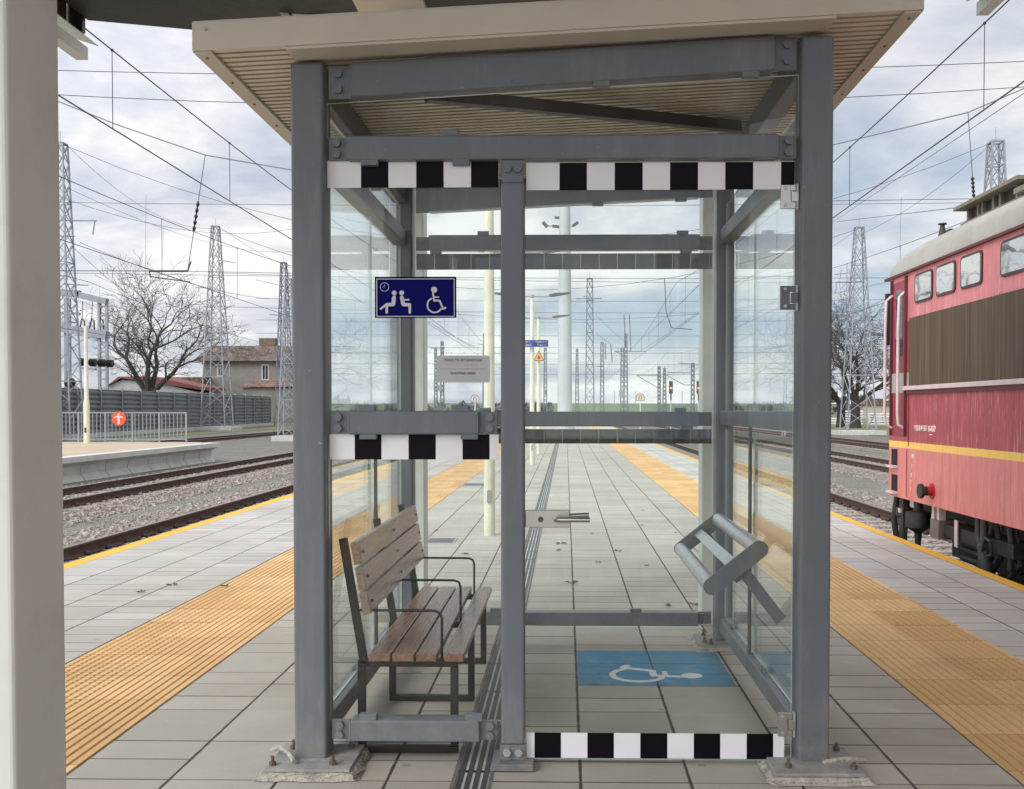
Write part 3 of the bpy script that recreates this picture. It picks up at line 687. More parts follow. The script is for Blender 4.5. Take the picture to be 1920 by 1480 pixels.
def pane_y(x, y0, y1, z0, z1):
    g = MB(); v = [(x, y0, z0), (x, y1, z0), (x, y1, z1), (x, y0, z1), (x + GL, y0, z0), (x + GL, y1, z0), (x + GL, y1, z1), (x + GL, y0, z1)]
    g.add(v, [(3, 2, 1, 0), (4, 5, 6, 7)]); g.mi = 1; g.add(v, [(0, 1, 5, 4), (1, 2, 6, 5), (2, 3, 7, 6), (3, 0, 4, 7)])
    return g.obj("glass_pane", [GLASS, GEDGE], sh, fix=False)
yg = GY + .045
def tape(par, y, z0, z1, xs, first, wm=WHITE, bm=BLACK, name="checker_tape"):
    g = MB(); c = first
    for a, b in zip(xs[:-1], xs[1:]):
        g.mi = c; g.box(a + .0004, y - .0012, z0, b - .0004, y, z1); c = 1 - c
    return subobj(g, name, [wm, bm], par)
def X_(px, Y): return at(px, 767, Y).x
def Z_(py, Y): return at(1061, py, Y).z
gp = pane_x(FX0 + .002, FX1 - .002, at(1061, 250, GY).z, at(625, 187, GY).z, yg, slope=(0, .055))
gp = pane_x(X_(614, yg), MX0 - .004, 1.345, Z_(299, yg), yg)
tape(gp, yg - .0002, Z_(351, yg), Z_(300, yg), [X_(v, yg) for v in (616, 679, 730, 782, 833, 884, 935)], 0)
UP = gp
gp = pane_x(X_(616, yg), MX0 - .004, 0.168, Z_(814, yg), yg)
tape(gp, yg - .0002, Z_(862, yg), Z_(815, yg), [X_(v, yg) for v in (618, 665, 715, 766, 817, 867, 918, 935)], 0)
# door leaf
dx0, dx1 = X_(986, yg), X_(1487, yg)
door = pane_x(dx0, dx1, Z_(1424, yg), Z_(304, yg), yg, "glass_door")
tape(door, yg - .0002, Z_(357, yg), Z_(306, yg), [X_(v, yg) for v in (987, 1049, 1100, 1152, 1204, 1255, 1307, 1358, 1410, 1462, 1487)], 0)
tape(door, yg - .0002, Z_(1421, yg), Z_(1374, yg), [X_(v, yg) for v in (987, 1002, 1052, 1102, 1152, 1202, 1253, 1303, 1353, 1403, 1453, 1474)], 0)
def hinge(py, mat, h=0.088):
    z = Z_(py, yg); x1 = XR0 - .002; x0 = X_(1461, yg)
    g = MB(); y0 = yg - .012
    g.box(x0, y0, z - h / 2, x0 + .035, y0 + .011, z + h / 2)
    g.box(x0 + .0352, y0, z + h / 4, x1 - .012, y0 + .011, z + h / 2); g.box(x0 + .0352, y0, z - h / 2, x1 - .012, y0 + .011, z - h / 4)
    g.mi = 1; g.box(x0 + .039, y0 - .003, z - h / 4 + .003, x1 - .001, y0 + .012, z + h / 4 - .003)
    g.mi = 2
    for s in (-1, 1): g.hexa((x0 + .017, y0, z + s * h * .36), .0065, -.003, (0, 1, 0), 10)
    g.box(x1 - .010, y0 - .002, z - h / 2 - .004, x1 - .0015, y0 + .02, z + h / 2 + .004)
    subobj(g, "hinge", [mat, STAIN if mat is not HDARK else HDARK, ZINC], door, bevel=0.0015)
hinge(372, STAIN); hinge(560, HDARK); hinge(1355, STAIN)
z = Z_(973, yg)
g = MB(); hx0 = X_(985, yg); hx1 = X_(1068, yg)
g.box(hx0, yg - .012, z - .032, hx1, yg - .001, z + .032)
g.box(hx0, yg + GL + .001, z - .032, hx1, yg + GL + .012, z + .032)
g.box(MX1 - .004, yg - .004, z - .014, hx0 - .0005, yg + .008, z + .014)
hd = subobj(g, "handle", STAIN, door, bevel=0.002)
g = MB(); lx = X_(1043, yg)
for s, y in ((-1, yg - .012), (1, yg + GL + .012)):
    g.tube([(lx, y, z + .002), (lx, y + s * .03, z + .002), (lx + .012, y + s * .045, z + .002), (lx + .125, y + s * .045, z + .003 + (0 if s < 0 else .004))], .0095, 12)
LV = g
LV2 = MB(); LV2.tube([(X_(1014, yg), yg - .012, z - .001), (X_(1014, yg), yg - .021, z - .001)], .010, 12); 
# lever and cylinder belong to the door (same level as handle plate)
subobj(LV, "lever", STAIN, door, smooth=True); subobj(LV2, "lock_cylinder", RUSTB, door)
# back and side panes; the tape on the back is seen from its reverse
yb = BR + .035
gp = pane_x(bx0 + .002, bx1 - .002, at(1061, 438, BR).z, at(790, 398, BR).z, yb, slope=(0, SLP_))
gp = pane_x(bx0 + .012, bx1 - .012, 1.338, Z_(473, yb), yb)
def even(a, b, w): 
    xs = [a]; 
    while xs[-1] + w < b: xs.append(xs[-1] + w)
    return xs + [b]
TB0 = M("tape_back_light", (0.060, 0.064, 0.056), 0.6); TB1 = M("tape_back_dark", (0.036, 0.038, 0.034), 0.6)
tape(gp, yb + GL + .0016, Z_(505, yb), Z_(475, yb), even(bx0 + .014, bx1 - .014, .1045), 0, TB0, TB1)
gp = pane_x(bx0 + .012, bx1 - .012, 0.176, Z_(804, yb), yb)
tape(gp, yb + GL + .0016, Z_(832, yb), Z_(805, yb), even(bx0 + .014, bx1 - .014, .1045), 1, TB0, TB1)
for sx in (-0.945, 0.900):
    for (z0, z1) in ((0.173, 1.235), (1.345, 2.282), (2.372, 2.50)):
        pane_y(sx, GY + .125, 4.568, z0, z1); pane_y(sx, 4.572, BYF - .003, z0, z1)
# base plates with mortar and bolts
def base(i, x0, y0, x1, y1, zt, bolts, q):
    g = MB(); rr = random.Random(q); n = 8; rows = 3; ring = []
    def edge():
        pts = []
        for a in range(n): pts.append((x0 + (x1 - x0) * a / n, y0))
        for a in range(n): pts.append((x1, y0 + (y1 - y0) * a / n))
        for a in range(n): pts.append((x1 - (x1 - x0) * a / n, y1))
        for a in range(n): pts.append((x0, y1 - (y1 - y0) * a / n))
        return pts
    E = edge(); cx, cy = (x0 + x1) / 2, (y0 + y1) / 2; vs = []; m = len(E)
    for k, (sc, z) in enumerate(((1.10, 0.003), (1.045, 0.010), (1.02, zt - .010), (0.995, zt))):
        for (x, y) in E:
            j = rr.uniform(-.010, .012) if k < 3 else 0
            vs.append((cx + (x - cx) * sc + j, cy + (y - cy) * sc + rr.uniform(-.006, .008) * (k < 3), z + (rr.uniform(-.004, .004) if 0 < k < 3 else 0)))
    g.add(vs, [(k * m + a, k * m + (a + 1) % m, (k + 1) * m + (a + 1) % m, (k + 1) * m + a) for k in range(3) for a in range(m)] + [tuple(3 * m + a for a in range(m))])
    subobj(g, "mortar_bed", MORTAR, PF[i])
    g = MB(); g.box(x0 + .012, y0 + .012, zt + .0005, x1 - .012, y1 - .012, zt + .012); subobj(g, "base_plate", M("dusty_base_plate", (0.30, 0.30, 0.29), 0.8, ns=9, amt=0.2, dirt=((0.5, 0.48, 0.43), 0.8)), PF[i], bevel=0.002)
    for (x, y) in bolts:
        g = MB(); z = zt + .012; g.hexa((x, y, z), .013, .013, (0, 0, 1), 6); g.hexa((x, y, z + .013), .007, rr.uniform(.008, .022), (0, 0, 1), 8)
        subobj(g, "anchor_bolt", RUSTB, PF[i])
base(0, -1.110, 3.40, -0.775, 3.69, .026, ((-1.08, 3.45), (-1.05, 3.62), (-.86, 3.46), (-.83, 3.63)), 1)
base(1, 0.745, 3.39, 1.09, 3.69, .026, ((.80, 3.64), (.815, 3.46), (1.04, 3.64), (1.05, 3.45)), 2)
base(2, -1.07, 5.27, -0.76, 5.57, .022, ((-.82, 5.32), (-.81, 5.52)), 3)
base(3, 0.74, 5.26, 1.05, 5.58, .022, ((.78, 5.33), (.81, 5.29), (.80, 5.50)), 4)
for (pt) in (((-1.12, 3.57, .05), (-1.075, 3.53, .075), (-1.035, 3.50, .065), (-1.0, 3.45, .052)), ((.94, 3.45, .06), (.98, 3.43, .078), (1.04, 3.44, .078), (1.10, 3.48, .058))):
    g = MB(); g.tube(pt, .009, 7); subobj(g, "mortar_smear", MORTAR, PF[0] if pt[0][0] < 0 else PF[1], smooth=True)
# blue waiting room sign on the upper left pane
ys = yg - .006; s0 = at(88 / 6.729 + 690, 65 / 6.729 + 510, ys); s1 = at(1115 / 6.729 + 690, 580 / 6.729 + 510, ys); k = (s1.x - s0.x) / (1115 - 88)
F = lambda u, v, d: (s0.x + (u - 88) * k, ys - d, s0.z + (v + 65) * k)
t = thing("waiting_room_sign", ((s0.x + s1.x) / 2, ys, s1.z), "dark blue sign with waiting passengers, a clock and a wheelchair symbol, stuck on the glass", "sign")
g = MB(); g.prism([(88, -65), (1115, -65), (1115, -580), (88, -580)], lambda u, v: F(u, v, 0), lambda u, v: F(u, v, .003)); g.obj("sign_plate", SIGNEDGE, t)
g = MB(); g.prism([(108, -86), (1095, -86), (1095, -560), (108, -560)], lambda u, v: F(u, v, .003), lambda u, v: F(u, v, .0036)); g.obj("sign_face", SIGNBLUE, t)
g = MB(); stroke(g, [(112, -92), (1090, -92), (1090, -562), (112, -562), (112, -92)], 10, F, .0036, .0042, 3); g.obj("white_border", SIGNWHITE, t)
g = MB(); stroke(g, arcpts((211, -193), 54, 0, 360, 32), 6, F, .0036, .0042, 3); stroke(g, [(211, -193), (211, -160)], 4, F, .0036, .0042, 3); stroke(g, [(211, -193), (186, -191)], 4, F, .0036, .0042, 3); g.obj("clock_symbol", SIGNWHITE, t)
g = MB(); disc(g, (333, -267), 30, F, .0036, .0042); stroke(g, [(333, -322), (320, -412), (240, -415)], 42, F, .0036, .0042); stroke(g, [(328, -330), (322, -400)], 50, F, .0036, .0043)
stroke(g, [(238, -415), (237, -512)], 32, F, .0036, .0042); stroke(g, [(238, -408), (162, -466)], 26, F, .0036, .0043); g.obj("passenger_symbol", SIGNWHITE, t)
g = MB(); disc(g, (427, -267), 30, F, .0036, .0042); stroke(g, [(427, -322), (447, -414), (525, -416)], 42, F, .0036, .0042); stroke(g, [(430, -330), (444, -400)], 48, F, .0036, .0043)
stroke(g, [(528, -416), (529, -512)], 32, F, .0036, .0042); stroke(g, [(450, -354), (516, -354)], 20, F, .0036, .0043); g.obj("passenger_symbol", SIGNWHITE, t)
g = MB(); isa(g, F, .0036, .0042); g.obj("wheelchair_symbol", SIGNWHITE, t)
# grey bilingual plaque
q0 = at(818.5, 667, ys); q1 = at(918.5, 717.5, ys); qc = (q0 + q1) / 2; qw, qh = (q1.x - q0.x) / 2, (q0.z - q1.z) / 2
t = thing("text_plaque", (qc.x, ys, q1.z), "small grey plaque reading ЗОНА ЗА ИЗЧАКВАНЕ and WAITING AREA on the glass", "sign")
g = MB(); rr_ = .010; poly = []
for (sx, sz, a0) in ((1, 1, 0), (-1, 1, 90), (-1, -1, 180), (1, -1, 270)):
    for i in range(5): a = R(a0 + 22.5 * i); poly.append((qc.x + sx * (qw - rr_) + rr_ * math.cos(a), qc.z + sz * (qh - rr_) + rr_ * math.sin(a)))
g.prism(poly, lambda u, v: (u, ys, v), lambda u, v: (u, ys - .003, v)); g.obj("plate", PLAQUE, t)
g = MB(); g.box(qc.x - qw * .88, ys - .0034, qc.z - .0006, qc.x + qw * .88, ys - .003, qc.z + .0006)
rb = random.Random(4)
for (zc, wd) in ((qh * .27, .058), (-qh * .70, .036)):
    x = -wd
    while x < wd:
        for a in (0, 1):
            for b in (0, 1, 2):
                if rb.random() < .42: g.box(qc.x + x + a * .0022 - .0005, ys - .0036, qc.z + zc + b * .0024 - .0005, qc.x + x + a * .0022 + .0005, ys - .003, qc.z + zc + b * .0024 + .0005)
        x += .0062 if rb.random() > .2 else .011
g.obj("braille_dots", INK, t)
for (txt, fz) in (("ЗОНА ЗА ИЗЧАКВАНЕ", .64), ("WAITING AREA", -.32)):
    o = textmesh(txt, .0135, INK, "lettering", frame((qc.x, ys - .0034, qc.z + qh * fz), (1, 0, 0), (0, 0, 1)), None, .0003, bold=.0003); o.parent = t; o.location = -Vector(t["_base"])

# ------------------------------------------------------------------ bench
bt = thing("wooden_bench", (-0.62, 4.34, 0), "slatted brown wooden bench on black steel legs inside the shelter", "bench")
def plank_y(x0, z0, x1, z1, th, name, mat, y0=3.64, y1=5.04):
    """board along Y whose cross-section runs from (x0,z0) to (x1,z1) with thickness th"""
    a = Vector((x0, 0, z0)); b = Vector((x1, 0, z1)); d = (b - a).normalized(); n = Vector((-d.z, 0, d.x)) * th
    g = MB(); P = [a, b, b + n, a + n]
    g.add([(p.x, y, p.z) for y in (y0, y1) for p in P], [(0, 1, 2, 3), (7, 6, 5, 4), (0, 4, 5, 1), (1, 5, 6, 2), (2, 6, 7, 3), (3, 7, 4, 0)])
    return g.obj(name, mat, bt, bevel=0.004)
SZ = 0.372
for (a, b) in ((-.765, -.680), (-.672, -.587), (-.579, -.500), (-.470, -.395)): plank_y(a, SZ, b, SZ, .030, "seat_slat", WOODS)
# back line from (-.775,.40) up to (-.86,.87)
bd = Vector((-.076, 0, .44)).normalized()
for k in range(3):
    s = .155 + k * .098; a = Vector((-.758, 0, .40)) + bd * s; b = a + bd * .088
    plank_y(b.x, b.z, a.x, a.z, .032, "back_slat", WOODB)
for k, y in enumerate((3.69, 4.35, 5.0)):
    f = MB(); w = .03
    xb_, xf = -.800, -.436
    f.box(xb_ - .015, y - w / 2, .004, xf + .015, y + w / 2, .030)
    f.box(xb_ - .015, y - w / 2, .0301, xb_ + .015, y + w / 2, SZ - .030); f.box(xf - .015, y - w / 2, .0301, xf + .015, y + w / 2, SZ - .030)
    f.box(xb_ - .015, y - w / 2, SZ - .0299, xf + .015, y + w / 2, SZ - .002)
    f.obj("leg_frame", BLACKST, bt, bevel=0.004)
    f = MB(); f.bar((-.790, y, SZ - .02), (-.790 + bd.x / bd.z * .475, y, .845), w, w, (0, 1, 0)); f.obj("back_support", BLACKST, bt, bevel=0.003)
    f = MB(); xa_ = -.485; za = .562
    f.tube([(-.812, y, za), (xa_ - .03, y, za - .002), (xa_ - .008, y, za - .010), (xa_, y, za - .032), (xa_, y, SZ - .01)], .0055, 8); f.obj("armrest", BLACKST, bt, smooth=True)
    for j in range(3):
        p = Vector((-.758, 0, .40)) + bd * (.155 + j * .098 + .044) + Vector((.033, 0, .004))
        f = MB(); f.hexa((p.x, y, p.z), .006, .004, (1, 0, .15), 8); f.obj("screw", RUSTB, bt)
# ------------------------------------------------------------------ leaning rail
lt = thing("leaning_rail", (.75, 4.45, .4), "grey tilted steel perch seat with round bars on the right side of the shelter", "perch seat")
XA, ZA = .605, .615; XB, ZB = .800, .770; y0, y1 = 3.93, 4.98
g = MB(); g.tube([(XA, y0, ZA), (XA, y1, ZA)], .034, 20); g.obj("bar", ZINC if False else M("perch_tube_paint", (0.55, 0.58, 0.60), 0.3, 0.45, ns=20, amt=0.12), lt, smooth=True)
g = MB(); g.tube([(XB, y0, ZB), (XB, y1, ZB)], .034, 20); g.obj("bar", bpy.data.materials["perch_tube_paint"], lt, smooth=True)
mx_, mz_ = (XA + XB) / 2, (ZA + ZB) / 2
dv = Vector((XB - XA, 0, ZB - ZA)).normalized(); nv = Vector((-dv.z, 0, dv.x))
g = MB(); c0 = Vector((mx_, y0, mz_)); g.bar(c0 + nv * .012, Vector((mx_, y1, mz_)) + nv * .012, .05, .012, nv); g.obj("flat_bar", bpy.data.materials["perch_tube_paint"], lt, bevel=.002)
for (ya, yb_) in ((y0 - .010, y0 + .001), (y1 - .001, y1 + .010)):
    poly = []
    a0 = math.degrees(math.atan2(dv.z, dv.x))
    for i in range(13): a = R(a0 - 90 + 15 * i); poly.append((XB + .036 * math.cos(a), ZB + .036 * math.sin(a)))
    for i in range(13): a = R(a0 + 90 + 15 * i); poly.append((XA + .036 * math.cos(a), ZA + .036 * math.sin(a)))
    g = MB(); g.prism(poly, lambda u, v: (u, ya, v), lambda u, v: (u, yb_, v)); g.obj("end_plate", GREY, lt, bevel=.001)
g = MB()
g.bar((.725, 3.99, .695), (.905, 3.99, .46), .05, .012, (0, 1, 0)); g.obj("bracket", GREY, lt)
g = MB(); g.bar((.725, 4.93, .695), (.905, 4.93, .46), .05, .012, (0, 1, 0)); g.obj("bracket", GREY, lt)

# ------------------------------------------------------------------ canopy
CYE = 6.2
ct = thing("platform_canopy", (-0.1, 1.6, 0), "large platform canopy with cream columns and dark ribbed underside over the shelter", "canopy")
cprof = [(-3.12, 3.885), (-2.4, 3.815), (-1.2, 3.735), (0.0, 3.72), (1.2, 3.84), (2.35, 4.09), (2.62, 4.16)]
g = MB(); up_ = [(x, z + .16) for x, z in cprof]
g.ext_y(cprof + up_[::-1], -1.6, CYE); g.obj("roof_sheet", DARK, ct)
g = MB()
for (x0, x1) in ((-3.12, 2.62),):
    n = 20
    pts = [(x, z + .16 if False else z + .17) for x, z in cprof]
g.ext_y([(x, z + .165) for x, z in cprof] + [(x, z + .20) for x, z in cprof[::-1]], -1.7, CYE + .01); g.obj("top_sheet", ZINCL, ct)
def ccol(x0, x1, y0, y1, zt):
    g = MB(); g.box(x0, y0, 0.0, x1, y1, zt); c = g.obj("column", CREAM, ct, bevel=0.008)
ccol(-1.05, -.888, 1.503, 1.664, 3.73); ccol(.888, 1.05, 1.503, 1.664, 3.78)
ccol(-1.045, -.883, 5.90, 6.06, 3.70); ccol(.845, 1.007, 5.90, 6.06, 3.76)
def cbar(a, b, w, h, nm="strut"): g = MB(); g.bar(a, b, w, h); g.obj(nm, CREAM, ct)
cbar(at(425, -8, 5.85), at(612, 38, 5.85), .035, .035); cbar(at(520, 6, 5.85), at(548, 48, 5.85), .045, .045)
cbar((-2.9, 1.7, 3.85), (-.95, 1.7, 3.45), .08, .12, "cross_beam"); cbar((.95, 1.7, 3.5), (2.5, 1.7, 4.05), .08, .12, "cross_beam")
g = MB(); a = at(676, 30, 5.7); b = at(802, -6, 5.7); g.box(a.x, 5.45, a.z, b.x, 5.7, a.z + .3); g.obj("junction_box", SOFF, ct)
g = MB(); a = at(570, 6, 5.8); g.box(a.x, 5.6, a.z, at(676, 5, 5.8).x, 5.8, a.z + .03); g.obj("cable_tray", CREAM, ct)
g = MB(); g.tube([at(800, 14, 5.9), at(850, 16, 5.9), at(910, 13, 5.9), at(1000, 6, 5.9), at(1120, -2, 5.9)], .05, 10); g.obj("rain_pipe", M("dark_blue_pipe", (0.02, 0.02, 0.035), 0.3), ct, smooth=True)
g = MB(); a = at(1000, 8, 5.95); g.box(a.x, 5.9, a.z, at(1110, 0, 5.95).x, 6.0, a.z + .25); g.obj("bracket", SOFF, ct)
# eaves trim left and right
def eave(px, py, s):
    e = at(px, py, CYE)                       # lower outer tip
    g = MB(); X = e.x; Z = e.z
    g.box(X, -.4, Z, X - s * .075, CYE - .02, Z + .022); g.box(X - s * 0.0, -.4, Z + .0221, X - s * .012, CYE - .02, Z + .08); g.obj("gutter", CREAM, ct)
    g = MB(); g.add([(X + s * .06, -.4, Z + .095), (X - s * .14, -.4, Z + .15), (X - s * .14, CYE - .05, Z + .15), (X + s * .06, CYE, Z + .095), (X + s * .06, -.4, Z + .10), (X - s * .14, -.4, Z + .156), (X - s * .14, CYE - .05, Z + .156), (X + s * .06, CYE, Z + .10)],
              [(3, 2, 1, 0), (4, 5, 6, 7), (0, 1, 5, 4), (1, 2, 6, 5), (2, 3, 7, 6), (3, 0, 4, 7)]); g.obj("flashing", CREAM, ct)
    return X, Z
X, Z = eave(168, 115, 1)
g = MB(); g.box(X - .10, -.4, Z + .158, X - .095, CYE - .10, Z + .40); g.obj("side_panel", M("brown_polycarbonate", (0.16, 0.10, 0.07), 0.2, ns=1.5, amt=0.3), ct)
g = MB(); g.box(X - .10, CYE - .09, Z + .158, X + .0, CYE - .05, Z + .42); g.obj("end_bracket", BLACKST, ct)
g = MB(); g.box(X - .12, -.4, Z + .40, X + .02, CYE - .1, Z + .43); g.obj("flashing", CREAM, ct)
eave(1828, 32, -1)

# ------------------------------------------------------------------ platform lamps, signs, tall mast
def lamp(y, label, arm=True, x=-.815):
    t = thing("lamp_post", (x, y, 0), label, "lamp post", "cream lamp posts along the middle of the platform")
    CP = bpy.data.materials["pale_cream_paint"]
    g = MB(); g.tube([(x, y, 0), (x, y, 2.6), (x, y, 4.05)], [.060, .056, .045], 16); g.obj("pole", CP, t, smooth=True)
    g = MB(); z0 = .42; poly = [(x + .022 * math.cos(R(a)), z0 + .05 * (1 if math.sin(R(a)) > 0 else -1) + .022 * math.sin(R(a))) for a in range(0, 360, 20)]
    g.prism(poly, lambda u, v: (u, y - .066, v), lambda u, v: (u, y - .052, v)); g.obj("access_cover", ZINCL, t)
    g = MB(); g.tube([(x, y, 4.02), (x, y, 4.09)], .055, 12); g.obj("collar", ZINCL, t)
    for s in (-1, 1):
        g = MB(); g.tube([(x, y, 4.06), (x + s * .30, y, 4.05), (x + s * .45, y, 4.07)], .018, 8); a = g.obj("arm", ZINCL, t, smooth=True)
        g = MB(); g.prism([(.42, 4.055), (.50, 4.05), (.92, 4.12), (.92, 4.145), (.60, 4.135), (.42, 4.10)], lambda u, v: (x + s * u, y - .09, v), lambda u, v: (x + s * u, y + .09, v)); g.obj("lamp_head", GREYD, t)
    return t
lamp(10.1, "nearest cream lamp post, seen through the left pane beside the text plaque")
lamp(16.5, "cream lamp post hidden mostly behind the door post, second in its row")
lamp(22.9, "cream lamp post carrying the blue platform sign, seen through the door")
lamp(28.3, "cream lamp post carrying the yellow warning triangle, farther than the blue sign's")
yS = 22.75; a = at(969, 638, yS); b = at(1028, 650.5, yS)
t = thing("platform_sign", ((a.x + b.x) / 2, yS, b.z), "blue hanging platform sign with white lettering on a cream lamp post", "sign")
PB = M("platform_sign_blue", (0.008, 0.025, 0.20), 0.5, spec=0.1)
g = MB(); g.box(a.x, yS - .02, b.z, b.x, yS + .02, a.z); g.obj("sign_board", PB, t)
for (tx, fx) in (("Перон 1\nКоловоз 2", .27), ("Platform 1\nTrack 2", .77)):
    o = textmesh(tx, .062, SIGNWHITE, "lettering", frame((a.x + (b.x - a.x) * fx, yS - .022, (a.z + b.z) / 2), (1, 0, 0), (0, 0, 1)), None, .001); o.parent = t; o.location = -Vector(t["_base"])
yS = 28.15; a = at(1010.5, 657, yS); w = at(1021, 677, yS)
t = thing("warning_sign", (a.x, yS, w.z), "orange yellow warning triangle with dark border on a cream lamp post", "sign")
hw = w.x - a.x; hh = a.z - w.z
for nm, s, d0, d1, mt in (("border", 1.0, 0, .01, M("sign_rust_border", (0.16, 0.07, 0.02), 0.6)), ("sign_face", .80, .01, .014, M("sign_amber", (0.80, 0.33, 0.06), 0.5))):
    cz = w.z + hh * .34
    g = MB(); g.prism([(a.x - hw * s, cz - hh * .34 * s), (a.x + hw * s, cz - hh * .34 * s), (a.x, cz + hh * .66 * s)], lambda u, v: (u, yS - d0, v), lambda u, v: (u, yS - d1, v)); g.obj(nm, mt, t)
Fw = lambda u, v, d: (a.x + u, yS - d, w.z + hh * .32 + v)
g = MB(); disc(g, (0, 0), .045, Fw, .014, .018); g.obj("pictogram", bpy.data.materials["sign_rust_border"], t)
# tall tapered floodlight mast
PALE = M("pale_grey_mast_paint", (0.42, 0.46, 0.46), 0.5, ns=2, amt=0.04)
p = at(1059, 815, 50); xM = p.x
t = thing("floodlight_mast", (xM, 50, 0), "tall thick pale grey tapered floodlight mast on the platform behind the shelter", "mast")
g = MB(); g.tube([(xM, 50, 0), (xM, 50, 8), (xM, 50, 17)], [.40, .33, .22], 20); g.obj("pole", PALE, t, smooth=True)
zh = at(1059, 425, 50).z
g = MB(); g.tube([(xM, 50, 0), (xM, 50, .4)], .55, 16); g.obj("base_flange", PALE, t)
# floodlights on a thin post close by
p2 = at(1051, 430, 60)
t = thing("camera_post", (p2.x, 60, 0), "thin post with small lamps and a camera beside the tall pale mast", "post")
g = MB(); g.tube([(p2.x, 60, 0), (p2.x, 60, p2.z + 1.0)], .07, 8); g.obj("pole", ZINCL, t)
for (x0, y0_, x1, y1_, w_) in ((1018, 417, 1026, 426, .2), (1036, 424, 1050, 426, .15), (1040, 408, 1053, 409, .12), (1074, 424, 1084, 417, .16)):
    g = MB(); g.bar(at(x0, y0_, 60), at(x1, y1_, 60), .2, w_); g.obj("lamp_head", GREYD, t)
g = MB(); g.bar(at(1024, 424, 60), at(1077, 425, 60), .06); g.obj("crossarm", ZINCL, t)

# ------------------------------------------------------------------ lattice masts
MASTD = M("silhouette_mast_steel", (0.13, 0.14, 0.16), 0.6, ns=3, amt=0.15)  # darker copy of the mast steel for far masts, silhouette shade put into colour
def lattice(px, py_top, Y, wt_px, wb_px, label, group="lattice overhead line masts", zb=GZ, X=None, arms=(), foot=False, mat=None, box=None, spike=True, panel=1.5):
    s = 1.0 / FPX * Y; top = at(px, py_top, Y); zt = top.z; x0 = top.x if X is None else X
    wt, wb = wt_px * s, wb_px * s; mat = mat or (MASTD if Y >= 95 else ZINCL)
    t = thing("lattice_mast", (x0, Y, zb), label, "mast", group)
    hgt = zt - zb - (.35 if foot else 0); z0 = zb + (.35 if foot else 0); th = max(.07, wt * .15, Y * .0009)
    W_ = lambda f: (wb * (1 - f) ** 1.0 + wt * f) / 2
    g = MB()
    cs = [(-1, -1), (1, -1), (1, 1), (-1, 1)]
    for (a, b) in cs: g.bar((x0 + a * W_(0), Y + b * W_(0), z0), (x0 + a * W_(1), Y + b * W_(1), zt), th)
    g.obj("legs", mat, t)
    g = MB(); n = max(5, int(hgt / ((wb + wt) / 2 * panel))); n = min(n, 26)
    for i in range(n):
        f0, f1 = i / n, (i + 1) / n; za, zc = z0 + hgt * f0, z0 + hgt * f1; w0, w1 = W_(f0), W_(f1)
        for (a, b), (c, d) in zip(cs, cs[1:] + cs[:1]):
            if i % 2 or f0 > .35: g.bar((x0 + a * w0, Y + b * w0, za), (x0 + c * w1, Y + d * w1, zc), th * .5)
            if not i % 2 or f0 > .35: g.bar((x0 + c * w0, Y + d * w0, za), (x0 + a * w1, Y + b * w1, zc), th * .5)
            if f0 > .0 and i % 3 == 0: g.bar((x0 + a * w0, Y + b * w0, za), (x0 + c * w0, Y + d * w0, za), th * .6)
    for (a, b), (c, d) in zip(cs, cs[1:] + cs[:1]): g.bar((x0 + a * wt / 2, Y + b * wt / 2, zt), (x0 + c * wt / 2, Y + d * wt / 2, zt), th)
    g.obj("lattice_bracing", mat, t)
    if spike: g = MB(); g.tube([(x0, Y, zt), (x0, Y, zt + wt * 1.3)], th * .2, 5); g.obj("spike", mat, t)
    if foot: g = MB(); g.box(x0 - wb * .8, Y - wb * .7, zb, x0 + wb * .8, Y + wb * .7, zb + .349); g.obj("foundation", CONC, t)
    for (ax0, ay0, ax1, ay1) in arms:
        g = MB(); g.tube([at(ax0, ay0, Y), at(ax1, ay1, Y)], max(.035, th * .45), 6); g.obj("arm", mat, t)
    if box: c = at(box[0], box[1], Y); w = box[2] * s; g = MB(); g.box(c.x - w, Y - w - wb / 2, c.z - w * 1.5, c.x + w, Y + w - wb / 2, c.z + w * 1.5); g.obj("equipment_box", ZINCL, t)
    return t
lattice(113, 270, 64, 18, 52, "tallest lattice mast at far left, against the cream column", arms=((116, 414, 181, 414), (178, 414, 174, 440), (105, 443, 140, 443), (120, 533, 165, 535)), panel=1.0)
lattice(404, 425, 93, 12, 46, "lattice mast standing in front of the two storey house", foot=True, arms=((410, 488, 441, 493), (400, 478, 412, 484), (366, 539, 395, 541), (372, 622, 442, 627)), panel=1.0)
lattice(532, 493, 116, 9, 30, "lattice mast beside the shelter's left post, the farther of a close pair", arms=((505, 590, 532, 592),), panel=1.1)
lattice(541, 523, 62, 10, 34, "lattice mast on a white pad beside the shelter's left post, nearer of the pair", foot=True, panel=1.0)
lattice(1867, 267, 62, 21, 60, "lattice mast rising behind the locomotive roof", panel=1.0)
lattice(1611, 427, 78, 14, 52, "lattice mast on a concrete footing between shelter and locomotive", foot=True, arms=((1566, 529, 1622, 529), (1568, 529, 1567, 552), (1565, 515, 1592, 512)), panel=1.0)
lattice(1106, 523, 100, 10, 17, "largest lattice mast seen through the door, right of the pale pole", arms=((1100, 555, 1094, 556), (1080, 560, 1128, 560)), panel=1.4)
lattice(1022.5, 653, 200, 4, 6, "thin lattice mast just right of the warning triangle", box=(1022, 735, 2.5))
lattice(1082, 655, 220, 3, 7, "thin lattice mast close to the right side of the thick pale pole")
lattice(1129, 643, 190, 5, 7, "thin lattice mast between the largest mast and the twin masts", arms=((1117, 687, 1129, 687),))
lattice(1167, 653, 185, 5, 7, "left one of the twin lattice masts in the door's centre, with a box", box=(1165, 738, 4), arms=((1152, 659, 1212, 659), (1152, 659, 1167, 664)))
